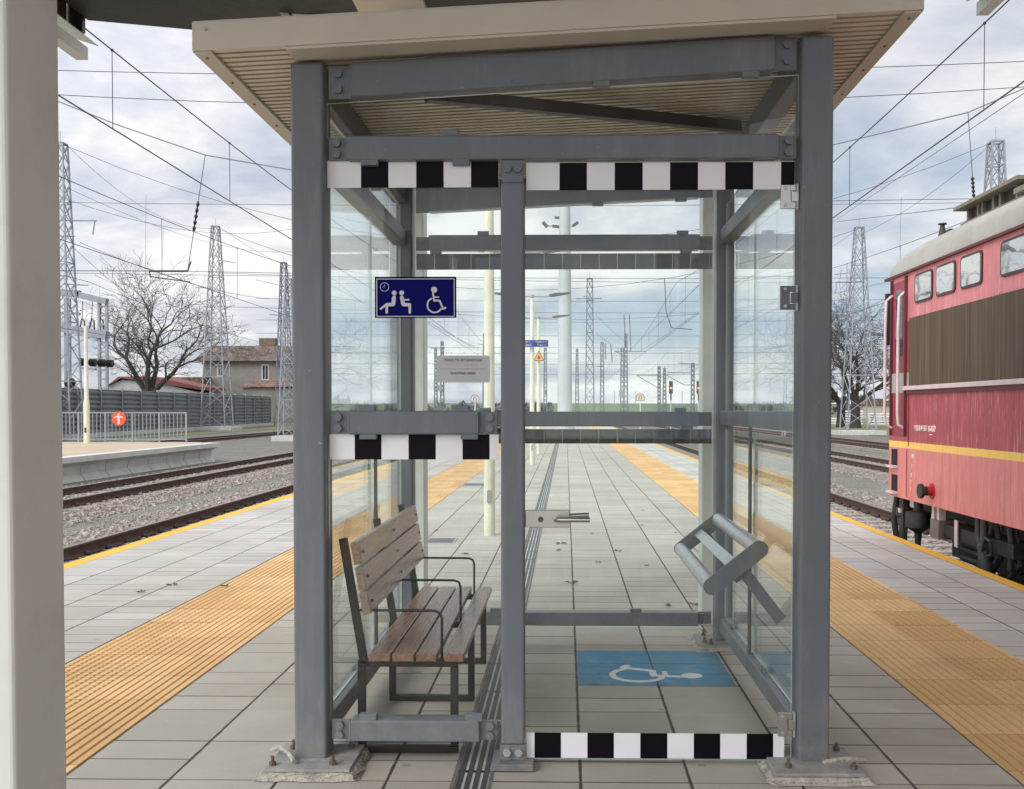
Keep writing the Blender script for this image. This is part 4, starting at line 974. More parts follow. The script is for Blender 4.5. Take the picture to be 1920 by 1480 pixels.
lattice(1173.5, 627, 205, 4, 8, "right, taller one of the twin lattice masts in the door's centre")
lattice(1236, 688, 180, 4, 5, "short lattice mast with a triangular bracket, left of the red signals", arms=((1193, 704, 1234, 704), (1195, 705, 1234, 728)))
lattice(1246, 691, 240, 3, 7, "short tapered lattice mast right behind the bracket mast, left of the red signals")
lattice(1299, 682, 170, 5, 6, "short lattice mast between the two red signals", arms=((1250, 698, 1297, 700), (1250, 704, 1283, 722), (1283, 722, 1297, 722), (1272, 681, 1299, 683)))
lattice(817, 653, 150, 3, 6, "thin lattice mast left of the grey plaque, seen through the left pane", arms=((808, 653, 834, 653),))
lattice(829, 641, 170, 4, 7, "thin lattice mast behind the left end of the grey plaque", box=(825, 728, 4))
lattice(909, 626, 140, 5, 8, "lattice mast seen at the right end of the grey plaque", arms=((896, 645, 909, 647),))
lattice(1483, 520, 70, 8, 24, "lattice mast seen through the right side glass by the hinge")
for (px, py, Y, lb) in ((1152, 733, 300, "left"), (1192, 733, 310, "middle"), (1279, 734, 320, "right")):
    a = at(px, py, Y); g = MB(); g.tube([(a.x, Y, GZ), (a.x, Y, a.z)], .12, 6); tag(g.obj("utility_pole", ZINCL), f"very distant thin pole on the green field, {lb} one of three", "pole", "distant poles")
# ------------------------------------------------------------------ signals and boards
LIT = NT("lit_red_lamp"); em = LIT.n("ShaderNodeEmission"); em.inputs[0].default_value = (1, .12, .08, 1); em.inputs[1].default_value = 6; LIT.t.links.new(em.outputs[0], LIT.out.inputs[0]); LIT = LIT.m
SIGB = M("signal_black_red", (0.035, 0.012, 0.012), 0.5)
for (px, lb) in ((1258, "left"), (1309.5, "right")):
    Y = 89; a = at(px, 715, Y); b = at(px, 738.5, Y); w = .17
    t = thing("railway_signal", (a.x, Y, GZ), f"dark railway signal showing a red light, the {lb} one of two", "signal", "red railway signals")
    g = MB(); g.box(a.x - w, Y - .1, b.z, a.x + w, Y + .1, a.z); g.obj("signal_head", SIGB, t)
    g = MB(); c = at(px, 728, Y); g.tube([(c.x, Y - .13, c.z), (c.x, Y - .10, c.z)], .085, 12); g.obj("lamp", LIT, t)
    g = MB(); g.tube([(a.x, Y, b.z - .6), (a.x, Y, b.z)], .07, 8); g.obj("lower_stem", SIGB, t)
    g = MB(); g.tube([(a.x, Y, GZ), (a.x, Y, b.z - .6)], .055, 8); g.obj("post", PALE, t)
def nboard(px, py, Y, label, face, rim):
    c = at(px, py, Y); r = 8.2 / FPX * Y
    t = thing("round_topped_board", (c.x, Y, GZ), label, "sign", "half round boards with an n shaped mark")
    F = lambda u, v, d: (c.x + u, Y - d, c.z + v)
    po = lambda r: [(r * math.cos(R(a)), r * math.sin(R(a))) for a in range(0, 181, 12)] + [(-r, -r * .7), (r, -r * .7)]
    g = MB(); g.prism(po(r), lambda u, v: F(u, v, 0), lambda u, v: F(u, v, .01)); g.obj("rim", rim, t)
    g = MB(); g.prism(po(r * .84), lambda u, v: F(u, v, .01), lambda u, v: F(u, v, .014)); g.obj("sign_face", face, t)
    g = MB(); stroke(g, [(-r * .3, -r * .4), (-r * .3, r * .25)] + [(r * .3 * math.cos(R(a)), r * .25 + r * .25 * math.sin(R(a))) for a in range(180, -1, -30)] + [(r * .3, -r * .4)], r * .16, F, .014, .02, 4); g.obj("n_mark", CLIPM, t)
    g = MB(); g.box(c.x - .04, Y + .001, GZ, c.x + .04, Y + .06, c.z); g.obj("post", SIGNWHITE, t)
nboard(1200.5, 746, 70, "yellowish half round board with an n mark, left of the red signals", M("board_cream", (0.75, 0.55, 0.35), 0.5), RUSTB)
nboard(890.5, 748.5, 66, "white half round board with red rim and n mark below the grey plaque", SIGNWHITE, M("board_red", (0.5, 0.05, 0.04), 0.5))

# ------------------------------------------------------------------ noise barrier
t = thing("noise_barrier", (-35, 90, GZ), "long grey corrugated noise barrier with vertical posts behind the left tracks", "fence")
A = Vector((-33.3, 40, 0)); B = Vector((-37.9, 121, 0)); d = (B - A); Ln = d.length; d.normalize(); nn = Vector((-d.y, d.x, 0))
def ft(s): return 2.75 + .22 * s / Ln
BARM = M("barrier_grey", (0.155, 0.165, 0.17), 0.7, ns=1.5, amt=0.12); BARP = M("barrier_post", (0.24, 0.25, 0.25), 0.6)
nb = 21; st = Ln / nb
for i in range(nb):
    s0_, s1_ = i * st + .06, (i + 1) * st - .06; g = MB(); h0 = GZ + .35; H = ft(s0_) - h0; pr = []; nr = 9
    for k in range(nr * 4 + 1):
        pr.append((h0 + H * k / (nr * 4), .07 * math.sin(k / 4 * 2 * math.pi)))
    vs = []
    for s in (s0_, s1_):
        p = A + d * s; vs += [(p.x - nn.x * off, p.y - nn.y * off, z) for (z, off) in pr]
    m = len(pr); g.add(vs, [(k, k + 1, m + k + 1, m + k) for k in range(m - 1)])
    o = g.obj("panel", BARM, t, fix=False, smooth=True); so_ = o.modifiers.new("thick", 'SOLIDIFY'); so_.thickness = .05
for i in range(nb + 1):
    p = A + d * (i * st); g = MB(); g.box(p.x - .10, p.y - .055, GZ, p.x + .14, p.y + .055, ft(i * st) + .12); g.obj("post", BARP, t)
g = MB(); g.bar(A + Vector((.12, 0, GZ + .17)), B + Vector((.12, 0, GZ + .17)), .3, .36); g.obj("plinth", CONC, t)
verge(-33, -30.1, 40, 200, GZ + .03)

# ------------------------------------------------------------------ house and low building
HY = 150.0
def hx(px): return at(px, 767, HY).x
def hz(py, Y=HY): return at(1061, py, Y).z
hs = thing("brick_house", (hx(450), HY + 5, GZ), "old two storey grey rendered house with brown tiled roof behind the barrier", "house")
REND = M("grey_render", (0.205, 0.195, 0.175), 0.9, ns=0.5, amt=0.15, dirt=((0.15, 0.13, 0.11), 0.5))
def tiles(name, c):
    t = NT(name); X, Y, Z = t.xyz()
    f = t.math('FRACT', t.math('MULTIPLY', X, 3.2)); g_ = t.math('FRACT', t.math('MULTIPLY', Z, 3.0))
    h = t.hash(t.vec(t.math('FLOOR', t.math('MULTIPLY', X, 3.2)), t.math('FLOOR', t.math('MULTIPLY', Z, 3.0)), 1.0))
    cc = t.mix(h, scl(c, .55), scl(c, 1.5)); cc = t.mix(t.ramp(t.noise(.6, 6, .7), [(.5, 0.), (.75, .7)]), cc, (.30, .25, .22))
    cc = t.mix(t.ramp(f, [(.0, .6), (.18, 0.)]), cc, scl(c, .3)); cc = t.mix(t.ramp(g_, [(.0, .6), (.2, 0.)]), cc, scl(c, .3))
    return t.done(cc, .9)
TILE = tiles("old_roof_tiles", (0.115, 0.082, 0.066))
wx0, wx1 = hx(381), hx(560)
g = MB(); g.box(wx0, HY, GZ, wx1, HY + 9, hz(672)); g.obj("wall", REND, hs)
e0, e1, rt = hx(366), hx(566), hz(646); ez = hz(677)
g = MB(); g.add([(e0, HY - 1.0, ez), (e1, HY - 1.0, ez), (e1 - 1.5, HY + 3.0, rt), (e0 + 1.7, HY + 2.4, rt), (e0, HY + 10, ez), (e1, HY + 10, ez), (e1 - 1.5, HY + 6.5, rt), (e0 + 1.7, HY + 6.5, rt)],
          [(0, 1, 2, 3), (3, 2, 6, 7), (7, 6, 5, 4), (0, 3, 7, 4), (1, 5, 6, 2), (0, 4, 5, 1)])
rf_ = g.obj("roof", TILE, hs)
g = MB(); g.box(hx(473), HY + 3.5, rt - .3, hx(504), HY + 4.8, hz(631)); subobj(g, "chimney", M("chimney_brick", (0.16, 0.12, 0.08), 0.9, ns=2, amt=.3), rf_)
g = MB(); g.box(hx(472), HY + 3.4, hz(631), hx(505), HY + 4.9, hz(629.5)); subobj(g, "chimney_cap", CONC, rf_)
WFR = M("window_frame_white", (0.5, 0.5, 0.47), 0.6); WGL = M("window_dark_glass", (0.03, 0.035, 0.04), 0.1)
def win(x0, y0_, x1, y1_):
    g = MB(); a, b, c, d_ = hx(x0), hx(x1), hz(y1_), hz(y0_)
    g.box(a, HY - .06, c, b, HY - .005, d_); f = g.obj("window", WFR, hs)
    g = MB(); g.box(a + .18, HY - .09, c + .18, (a + b) / 2 - .06, HY - .0605, d_ - .18); g.box((a + b) / 2 + .06, HY - .09, c + .18, b - .18, HY - .0605, d_ - .18); subobj(g, "pane", WGL, f)
win(491, 683, 505, 713); win(408, 683, 420, 706); win(497, 738, 515, 772)
g = MB(); a, b = hx(462), hx(560); g.add([(a, HY - 3.2, hz(725)), (b, HY - 3.2, hz(725)), (b, HY - .01, hz(714)), (a + .8, HY - .01, hz(714)), (a, HY - 3.2, hz(727)), (b, HY - 3.2, hz(727)), (b, HY - .01, hz(727)), (a + .8, HY - .01, hz(727))],
          [(0, 1, 2, 3), (7, 6, 5, 4), (0, 4, 5, 1), (1, 5, 6, 2), (2, 6, 7, 3), (3, 7, 4, 0)]); g.obj("porch_roof", tiles("porch_tiles", (.20, .11, .09)), hs)
g = MB(); g.box(hx(467), HY - 2.7, GZ, hx(560), HY - .02, hz(728)); g.obj("porch_wall", REND, hs)
LY = 135.0
lx_ = lambda px: at(px, 767, LY).x
lb_ = thing("low_building", (lx_(300), LY, GZ), "low whitish building with a dull red sloping roof behind the bare tree", "building")
g = MB(); g.prism([(lx_(205), GZ), (lx_(372), GZ), (lx_(372), hz(736, LY)), (lx_(300), hz(718, LY)), (lx_(230), hz(712, LY)), (lx_(205), hz(722, LY))], lambda u, v: (u, LY, v), lambda u, v: (u, LY + 8, v)); g.obj("wall", M("pale_lime_wall", (0.36, 0.37, 0.40), 0.9, ns=.8, amt=.15), lb_)
g = MB(); g.prism([(lx_(203), hz(724, LY)), (lx_(230), hz(709, LY)), (lx_(380), hz(731, LY)), (lx_(380), hz(726, LY)), (lx_(290), hz(706, LY)), (lx_(226), hz(706, LY))], lambda u, v: (u, LY - .5, v), lambda u, v: (u, LY + 9, v)); g.obj("roof", M("red_sheet_roof", (0.20, 0.055, 0.05), 0.7, ns=.7, amt=.15), lb_)
lb2 = thing("tiled_shed", (lx_(350), LY + 15, GZ), "brown tiled shed roof just left of the two storey house", "shed")
g = MB(); Y2 = LY + 12; f2 = lambda px, py: at(px, py, Y2)
g.prism([(f2(315, 707).x, hz(707, Y2)), (f2(382, 707).x, hz(707, Y2)), (f2(382, 730).x, hz(722, Y2)), (f2(330, 720).x, hz(722, Y2))], lambda u, v: (u, Y2, v), lambda u, v: (u, Y2 + 3, v)); g.obj("roof", tiles("shed_tiles", (.13, .09, .06)), lb2)
g = MB(); g.box(f2(330, 720).x, Y2 + .3, GZ, f2(380, 720).x, Y2 + 2.8, hz(722.3, Y2)); g.obj("wall", REND, lb2)
# substation gantry
SY = 84.0
gt = thing("substation_gantry", (at(190, 767, SY).x, SY, GZ), "grey steel substation gantry with black insulators behind the cream post at far left", "gantry")
def sb(x0, y0_, x1, y1_, w, nm, Y=SY, m=None): g = MB(); g.bar(at(x0, y0_, Y), at(x1, y1_, Y), w, w); return g.obj(nm, m or ZINCL, gt)
for X0 in (187, 201, 124, 131): sb(X0, 768, X0 - 1, 560, .22, "column")
for k in range(11): sb(187, 575 + k * 17, 201, 575 + k * 17, .16, "ladder_rung")
sb(96, 548, 150, 551, .55, "beam"); sb(146, 553, 201, 566, .55, "beam"); sb(96, 613, 201, 629, .7, "beam"); sb(96, 586, 150, 589, .25, "beam")
for k, X0 in enumerate((158, 175, 192, 207)):
    g = MB(); a = at(X0 - 7, 679 + k * .8, SY - 2); b = at(X0 + 5, 679.5 + k * .8, SY - 2)
    pts = [a + (b - a) * (i / 8) for i in range(9)]; g.tube(pts, [.28, .36, .28, .36, .28, .36, .28, .36, .28], 10); g.obj("insulator", INSUL, gt, smooth=True)
sb(150, 690, 180, 693, .2, "support_arm"); sb(182, 672, 182, 690, .3, "support_arm")
for X0 in (155, 173, 190): sb(X0, 565, X0 - 1, 600, .05, "dropper", m=WIRE); g = MB(); g.tube([at(X0 - 6, 618, SY), at(X0 - 1, 597, SY), at(X0 + 3, 602, SY), at(X0 + 4, 618, SY)], .07, 5); g.obj("cable_loop", WIRE, gt)
g = MB(); c = at(131, 718, SY); g.ball(c, .5, 10, 6); g.obj("transformer_bushing", INSUL, gt, smooth=True)

# ------------------------------------------------------------------ bare trees
def tree(base, H, label, seed, limbs, trunk_r, spread=0.55, group=None, crown_flat=1.0, maxlev=5, trunk_h=.18):
    rr = random.Random(seed); t = thing("bare_tree", base, label, "tree", group)
    T, Cn = MB(), MB(); base = Vector(base)
    def grow(p, d, L, r, lev):
        n = 5 if lev < 3 else 3; pts = [p]; rs = [r]
        for i in range(n):
            d = (d + Vector((rr.gauss(0, 1), rr.gauss(0, 1), rr.gauss(0, .6))) * (.16 if lev < 2 else .22) + Vector((0, 0, .05 if lev < 4 else -.02))).normalized()
            p = p + d * (L / n); pts.append(p); rs.append(r * (1 - .42 * (i + 1) / n))
            if lev >= 1 and lev < maxlev and i < n - 1 and rr.random() < .55:
                q = (d + Vector((rr.gauss(0, 1), rr.gauss(0, 1), rr.gauss(0, .5))).normalized() * .9).normalized()
                grow(p, q, L * rr.uniform(.4, .65), rs[-1] * .5, lev + 1)
        (T if lev < 2 else Cn).tube(pts, [max(q_, H * .00095) for q_ in rs], 7 if lev < 2 else (4 if lev < 4 else 3), cap=False)
        if lev < maxlev:
            k = rr.choice((2, 3)) if lev < 4 else 2
            for j in range(k):
                q = (d + Vector((rr.gauss(0, 1), rr.gauss(0, 1) * .7, rr.gauss(0, .5))).normalized() * spread * rr.uniform(.7, 1.3)).normalized()
                grow(p, q, L * rr.uniform(.62, .86), rs[-1] * rr.uniform(.6, .85), lev + 1)
    th = H * trunk_h; T.tube([base, base + Vector((0, 0, th * .5)), base + Vector((.03, 0, th))], [trunk_r * 1.25, trunk_r, trunk_r * .95], 10)
    for (dx, dz, Lf) in limbs:
        grow(base + Vector((dx * trunk_r * .5, 0, th * .92)), Vector((dx, rr.uniform(-.3, .3), dz)).normalized(), H * .27 * Lf, trunk_r * .5, 1)
    T.obj("trunk", BARK, t, smooth=True, fix=False); Cn.obj("crown", TWIG, t, fix=False)
    return t
b = at(279, 767, 125)
tree((b.x, 125, GZ), 20.8, "large bare branching tree behind the grey noise barrier", 29, ((-.42, 1, 1.05), (-.08, 1, 1.1), (.2, 1, 1.05), (.5, .9, .95)), .8, .55, maxlev=6, trunk_h=.19)
b = at(1577, 767, 108); tree((b.x, 108, GZ), 16.0, "bare tree left of the footed mast, next to the shelter post", 21, ((-.5, 1, 1), (.2, 1, 1.1), (-.9, .7, .8), (.6, .8, .8)), .45, .6, maxlev=6)
b = at(1604, 767, 104); tree((b.x, 104, GZ), 16.5, "bare tree directly behind the footed mast, before the locomotive", 31, ((-.3, 1, 1), (.25, 1, 1.1), (.8, .75, 1.0), (-.7, .8, .8)), .5, .6, maxlev=6)
for (px, Y, H, sd, lb) in ((140, 150, 8, 41, "small bare tree behind the barrier at far left"), (180, 155, 7, 42, "small bare bushy tree behind the barrier under the gantry"), (345, 160, 6, 43, "small bare tree between the low building and the house")):
    b = at(px, 767, Y); tree((b.x, Y, GZ), H, lb, sd, ((-.5, 1, 1), (.3, 1, 1), (.8, .8, .8)), .2, .6, maxlev=5)
# far hedges
HEDG = M("far_hedge", (0.13, 0.125, 0.115), 0.95, ns=.3, amt=.3)
def hedge(x0, x1, Y, h, seed, lb):
    rr = random.Random(seed); g = MB(); n = 60; xs = [x0 + (x1 - x0) * i / n for i in range(n + 1)]; hs_ = [h * (.6 + .5 * rr.random()) for _ in xs]
    for i in range(n):
        for k in range(7):
            cx = rr.uniform(xs[i], xs[i + 1]); cz = rr.uniform(0, hs_[i]); s = rr.uniform(.6, 1.6)
            g.add([(cx - s, Y + rr.uniform(-3, 3), cz - s * .6), (cx + s, Y + rr.uniform(-3, 3), cz - s * .4), (cx + s * .3, Y + rr.uniform(-3, 3), cz + s)], [(0, 1, 2)])
    tag(g.obj("far_hedge", HEDG, fix=False), lb, "hedge", kind="stuff")
hedge(80, 200, 300, 6, 1, "distant hedge line right of the shelter"); hedge(-75, -5, 330, 3, 2, "distant hedge line beyond the platform"); hedge(200, 420, 420, 9, 3, "farther hedge line on the right")
hedge(-220, -60, 260, 5, 4, "distant hedge line behind the barrier")
# stacks of concrete sleepers
smb = MB(); smb.prism([(-.15, 0), (.15, 0), (.11, .2), (-.11, .2)], lambda u, v: (-1.3, u, v), lambda u, v: (1.3, u, v))
SLW = M("new_concrete_sleeper", (0.58, 0.58, 0.60), 0.85, ns=3, amt=.12); first = None
for si, (px, lay, lb, Y) in enumerate(((1600, 6, "behind the footed mast", 130), (1648, 5, "beside the locomotive", 128), (1562, 3, "beside the shelter post", 132))):
    b = at(px, 767, Y)
    for l in range(lay):
        for c in range(3):
            if first is None: first = smb.obj("concrete_sleeper", SLW); o = first
            else: o = first.copy(); COL.objects.link(o)
            o.location = (b.x + rnd.uniform(-.12, .12), Y + c * .38 - (l % 2) * .1, GZ + .03 + l * .33)
            tag(o, f"white concrete sleeper lying in the layered stack {lb}", "sleeper", f"spare concrete sleepers stacked {lb}")
    for l in range(1, lay):
        for s in (-.8, .8):
            g = MB(); g.box(b.x + s - .05, Y - .15, GZ + .03 + l * .33 - .125, b.x + s + .05, Y + .9, GZ + .03 + l * .33 - .005); tag(g.obj("wooden_batten", BARK), f"dark wooden batten between sleepers of the stack {lb}", "batten", f"battens in the sleeper stack {lb}")
# small shed far right
b = at(1645, 767, 210); g = MB(); g.box(b.x - 3, 210, GZ, b.x + 3, 214, 2.2); t = thing("far_shed", (b.x, 210, GZ), "small distant pale shed with brown roof right of the trees", "shed")
g.obj("wall", M("shed_wall", (.4, .36, .3), .9), t); g = MB(); g.prism([(b.x - 3.6, 2.2), (b.x + 3.6, 2.2), (b.x + 1, 3.6), (b.x - 2.2, 3.6)], lambda u, v: (u, 209.5, v), lambda u, v: (u, 214.5, v)); g.obj("roof", TILE, t)

# ------------------------------------------------------------------ wires
def wire(a, b, r=.010, sag=0.0, label="", name="overhead_wire", n=16, group="overhead line wires"):
    a, b = Vector(a), Vector(b); pts = [a.lerp(b, i / n) - Vector((0, 0, sag * 4 * (i / n) * (1 - i / n))) for i in range(n + 1)]
    g = MB(); g.tube(pts, r, 5); return tag(g.obj(name, WIRE, smooth=True, fix=False), label, "wire", group)
def catenary(cx, zc, zm, y0, y1, label, r=.010, drops=(), step=0):
    t = thing("catenary_line", (cx, y0, zc), label, "overhead line", "catenary lines above the tracks")
    g = MB(); g.tube([(cx, y0, zc), (cx, y1, zc)], r, 5); g.obj("contact_wire", WIRE, t)
    g = MB(); L = 55.0; pts = []; y = y0
    mz = lambda y: zm + 1.1 * (abs(((y - 14) / L) % 1.0 - .5) * 2) ** 2 if y > 42 else zm
    def mzz(y): return zm + 1.2 * (((y - 15) / 60 + .5) % 1.0 * 2 - 1) ** 2
    y = y0
    while y <= y1: pts.append((cx, y, mzz(y))); y += 2.0
    g.tube(pts, r, 5); g.obj("messenger_wire", WIRE, t)
    ds = list(drops); y = (drops[-1] if drops else y0) + 6
    while y < min(y1, 130): ds.append(y); y += 6
    for y in ds: g = MB(); g.tube([(cx, y, zc), (cx, y, mzz(y))], .006, 4); g.ball((cx, y, mzz(y)), .022, 6, 4); g.obj("dropper", WIRE, t)
catenary(-6.02, 5.07, 6.10, -2, 220, "contact and messenger wires above the nearest left track", .010, (12.6, 17.0))
catenary(5.2, 5.07, 6.13, -2, 220, "contact and messenger wires above the locomotive's track", .010, (12.0, 17.6))
catenary(-11.1, 5.07, 6.4, 8, 220, "contact and messenger wires above the second left track", .010, (20, 26, 32))
catenary(11.15, 5.07, 6.4, 8, 220, "contact and messenger wires above the second right track", .010, (20, 26, 32))
catenary(-23.2, 5.07, 6.4, 20, 220, "contact and messenger wires above the farthest left track", .012, (40, 47))
catenary(16.9, 5.07, 6.4, 20, 220, "contact and messenger wires above the outermost right track", .012, (40, 47))
def pw(x0, y0_, Y0, x1, y1_, Y1, label, r=.011, sag=0., **k): return wire(at(x0, y0_, Y0), at(x1, y1_, Y1), r, sag, label, **k)
pw(-300, 118, 27, 2420, 88, 27, "topmost cross wire spanning above the roof from left to right", .011, .55)
pw(-300, 150, 27, 2420, 120, 27, "second cross wire from the top, spanning above the shelter", .011, .95)
# near head-span messenger with hanging insulators
t = thing("head_span", (0, 30, 8), "sagging grey head span cable crossing both sides of the shelter", "overhead line")
pts = [(-300, 40), (103, 188), (222, 235), (385, 291), (548, 319), (800, 345), (1060, 350), (1320, 325), (1565, 271), (1815, 211), (1920, 166), (2300, 0)]
g = MB(); g.tube([at(x, y, 27) for x, y in pts], .020, 6); g.obj("span_cable", M("span_cable_grey", (.22, .23, .24), .6), t, smooth=True)
def hanger(p, q, par, nd=(0.45, 0.6)):
    g = MB(); a, b = at(p[0], p[1], 27), at(q[0], q[1], 27); g.tube([a, b], .011, 5); g.obj("hanger_wire", WIRE, par)
    g = MB(); c0, c1 = a.lerp(b, nd[0]), a.lerp(b, nd[1]); m = 11; g.tube([c0.lerp(c1, i / (m - 1)) for i in range(m)], [.02 if i % 2 == 0 else .055 for i in range(m)], 8); g.obj("insulator", INSUL, par, smooth=True)
hanger((385, 291), (352, 508), t, (.40, .66)); hanger((1815, 211), (1826, 372), t, (.75, .99))
pw(100, 508, 27, 352, 508.5, 27, "lower cross wire left of the hanging insulator rod", .012)
pw(352, 509, 27, 560, 513, 27, "lower cross wire right of the hanging insulator rod", .008)
pw(1560, 377, 27, 1832, 373, 27, "lower cross wire meeting the locomotive roof's insulator", .009)
g = MB(); a = at(280, 508.5, 27); b_ = at(352, 508.5, 27); g.tube([a, b_], .03, 8); g.tube([b_, at(358, 490, 27)], .02, 6); g.tube([at(280, 508, 27), at(282, 519, 27), at(356, 529, 27)], .018, 6)
tag(g.obj("registration_arm", WIRE, smooth=True), "dark tubular registration arm hanging above the bare tree", "bracket")
# spans at the mast pair
for (a_, b2_, s_, lb) in (((120, 272), (1860, 268), 6.6, "deep sagging main cable between the two tallest masts"), ((122, 380), (1860, 380), .2, "upper taut wire between the two tallest masts"), ((124, 512), (1860, 520), .2, "lower taut wire between the two tallest masts")):
    pw(a_[0], a_[1], 64, b2_[0], b2_[1], 62, lb, .016, s_)
for (a_, b2_, s_, lb) in (((406, 428), (1608, 430), 5.5, "sagging main cable between the second pair of masts"), ((406, 512), (1608, 530), .3, "taut wire between the second pair of masts"), ((406, 575), (1608, 585), .3, "lowest taut wire between the second pair of masts")):
    pw(a_[0], a_[1], 93, b2_[0], b2_[1], 78, lb, .02, s_)
for k, (ya, yb2, Y, s_) in enumerate(((525, 525, 120, 5), (560, 562, 120, .3), (600, 600, 120, .3), (625, 628, 150, .3), (648, 650, 150, .3), (660, 660, 190, .3), (680, 681, 190, .3), (700, 700, 230, .3))):
    pw(480, ya, Y, 1680, yb2, Y, f"thin distant level cross wire seen through the glass, {('topmost', 'second', 'third', 'fourth', 'fifth', 'sixth', 'seventh', 'lowest')[k]} of eight counted downward", .024 * Y / 140, s_)
# feeders running along the masts
pw(128, 275, 64, 404, 428, 93, "feeder wire falling from the leftmost mast top to the next mast top", .014, 1.6)
pw(415, 428, 93, 560, 508, 116, "feeder wire falling right from the mast before the house", .018, .4)
pw(1857, 272, 62, 1622, 436, 78, "feeder wire falling from the right mast top to the footed mast", .014, .5)
pw(1600, 436, 78, 1540, 470, 110, "feeder wire falling left from the footed mast top", .016, .2)
pw(125, 352, 60, 560, 470, 120, "long thin wire falling right from the leftmost mast at mid height", .014, 1.5)
pw(130, 376, 60, 560, 427, 85, "nearly level thin wire crossing the sky above the bare tree", .014, 1.2)
pw(150, 455, 62, 560, 560, 120, "dark wire falling past the top of the bare tree", .018, 1.2)
pw(135, 462, 62, 400, 625, 93, "wire falling through the crown of the bare tree", .014, 1.2)
pw(1920, 175, 28, 1560, 418, 70, "steep wire rising right above the locomotive roof", .012, .0)
pw(1570, 416, 40, 1800, 389, 27, "short rising wire ending above the locomotive roof", .010, .0)
for (x, y0_, y1_, Y) in ((274, 365, 600, 75), (306, 434, 512, 75), (1690, 370, 470, 66)):
    pw(x, y0_, Y, x - 3, y1_, Y, f"thin vertical dropper wire near {'the bare tree' if x < 1000 else 'the locomotive roof'}, {'left' if x == 274 else 'right' if x == 306 else 'only'} one", .011, 0, n=2)
# hangers seen through the door
for k, (x0, y0_, x1, y1_) in enumerate(((1246, 522, 1249, 585), (1249, 585, 1259, 615), (1259, 615, 1298, 618), (1170, 590, 1173, 650), (1180, 590, 1183, 660), (1135, 645, 1136, 675), (1145, 645, 1148, 680))):
    pw(x0, y0_, 110, x1, y1_, 110, ("upper dark hanger rod left of the door's right edge", "lower slanting part of the dark hanger rod", "level arm at the foot of the dark hanger rod", "left dark hanger above the twin masts", "right dark hanger above the twin masts", "left short hanger beside the thin mast", "right short hanger beside the thin mast")[k], .05, 0, n=2, name="hanger_rod")
for k, (x0, y0_, Y0, x1, y1_, Y1) in enumerate(((1310, 535, 50, 1195, 640, 190), (1310, 585, 60, 1185, 665, 190), (1118, 592, 90, 1180, 645, 190), (1118, 625, 90, 1175, 660, 190), (800, 602, 60, 930, 665, 150), (800, 592, 50, 905, 660, 150))):
    pw(x0, y0_, Y0, x1, y1_, Y1, ("upper slanting wire descending left to the twin masts from the door's right edge", "lower slanting wire descending left to the twin masts", "upper wire slanting down right from the largest mast in the door", "lower wire slanting down right from the largest mast in the door", "lower slanting wire above the grey plaque", "upper slanting wire above the grey plaque")[k], .018, .3)

# ------------------------------------------------------------------ locomotive
LX, LZ0, LZ1, LYE = 3.67, .375, 2.83, 10.90
LYN = -5.0; LC = 5.2
def loco_red():
    t = NT("faded_crimson"); X, Y, Z = t.xyz()
    st = t.noise(1.6, 8, .65, stretch=(1, 7, .7)); fade = t.ramp(st, [(.30, (.30, .042, .060)), (.55, (.40, .066, .085)), (.8, (.52, .14, .15))])
    pk = t.ramp(st, [(.3, (.56, .17, .185)), (.55, (.68, .235, .245)), (.8, (.76, .34, .33))])
    sa = t.ramp(st, [(.3, (.60, .16, .135)), (.55, (.71, .225, .19)), (.8, (.80, .35, .29))])
    hi = t.math('GREATER_THAN', Z, 2.29); lo = t.math('LESS_THAN', Z, .935)
    sa = t.mix(t.math('MULTIPLY', t.ramp(Z, [(.45, 0.), (.95, 1.)]), t.ramp(t.noise(1.3, 5, .6, off=(1, 4, 2)), [(.3, .2), (.7, 1.)])), sa, (.62, .20, .21))
    c = t.mix(hi, fade, pk); c = t.mix(lo, c, sa)
    y0 = t.math('MULTIPLY', t.math('GREATER_THAN', Z, .925), t.math('LESS_THAN', Z, .995))
    c = t.mix(y0, c, (.88, .56, .12))
    sc = t.ramp(t.noise(3, 9, .8, stretch=(1, 14, .8), off=(3, 7, 2)), [(.545, 0.), (.60, 1.)])
    c = t.mix(t.math('MULTIPLY', sc, .45), c, (.80, .55, .52))
    rs = t.ramp(t.noise(2.2, 9, .75, stretch=(1, 9, .5), off=(9, 1, 5)), [(.54, 0.), (.76, 1.)])
    c = t.mix(t.math('MULTIPLY', rs, .65), c, (.20, .09, .06))
    return t.done(c, .55, 0, t.bump(t.noise(3, 4, stretch=(1, 1, 1)), .12, .02), .4)
LRED = loco_red()
LROOF = M("loco_roof_grey_beige", (0.37, 0.355, 0.315), 0.65, ns=1.2, amt=.12, dirt=((.24, .21, .17), .45), bs=8, bump=.2, bd=.01)
LDK = M("loco_under_black", (0.022, 0.020, 0.019), 0.6, ns=8, amt=.3, dirt=((.09, .075, .06), .5))
LDR = M("loco_gutter_maroon", (0.11, 0.018, 0.022), 0.5); LPINK = M("loco_handrail_pink", (.62, .50, .49), .45)
loc = thing("electric_locomotive", (LC, 3, RT), "faded red electric locomotive with grey roof and yellow stripe standing at the right platform edge", "locomotive")
RX_ = .10
def section(x0):   # half profile, left side, lower to roof centre
    return [(x0, LZ0), (x0, LZ1)]
g = MB(); y0_, y1_ = LYN, LYE
cr = .07
plan = [(LX, y0_), (LX, y1_ - cr)] + [(LX + cr - cr * math.cos(R(a)), y1_ - cr + cr * math.sin(R(a))) for a in (30, 60, 90)] + [(2 * LC - LX - cr, y1_)] + [(2 * LC - LX - cr + cr * math.sin(R(a)), y1_ - cr + cr * math.cos(R(a))) for a in (30, 60, 90)] + [(2 * LC - LX, y0_)]
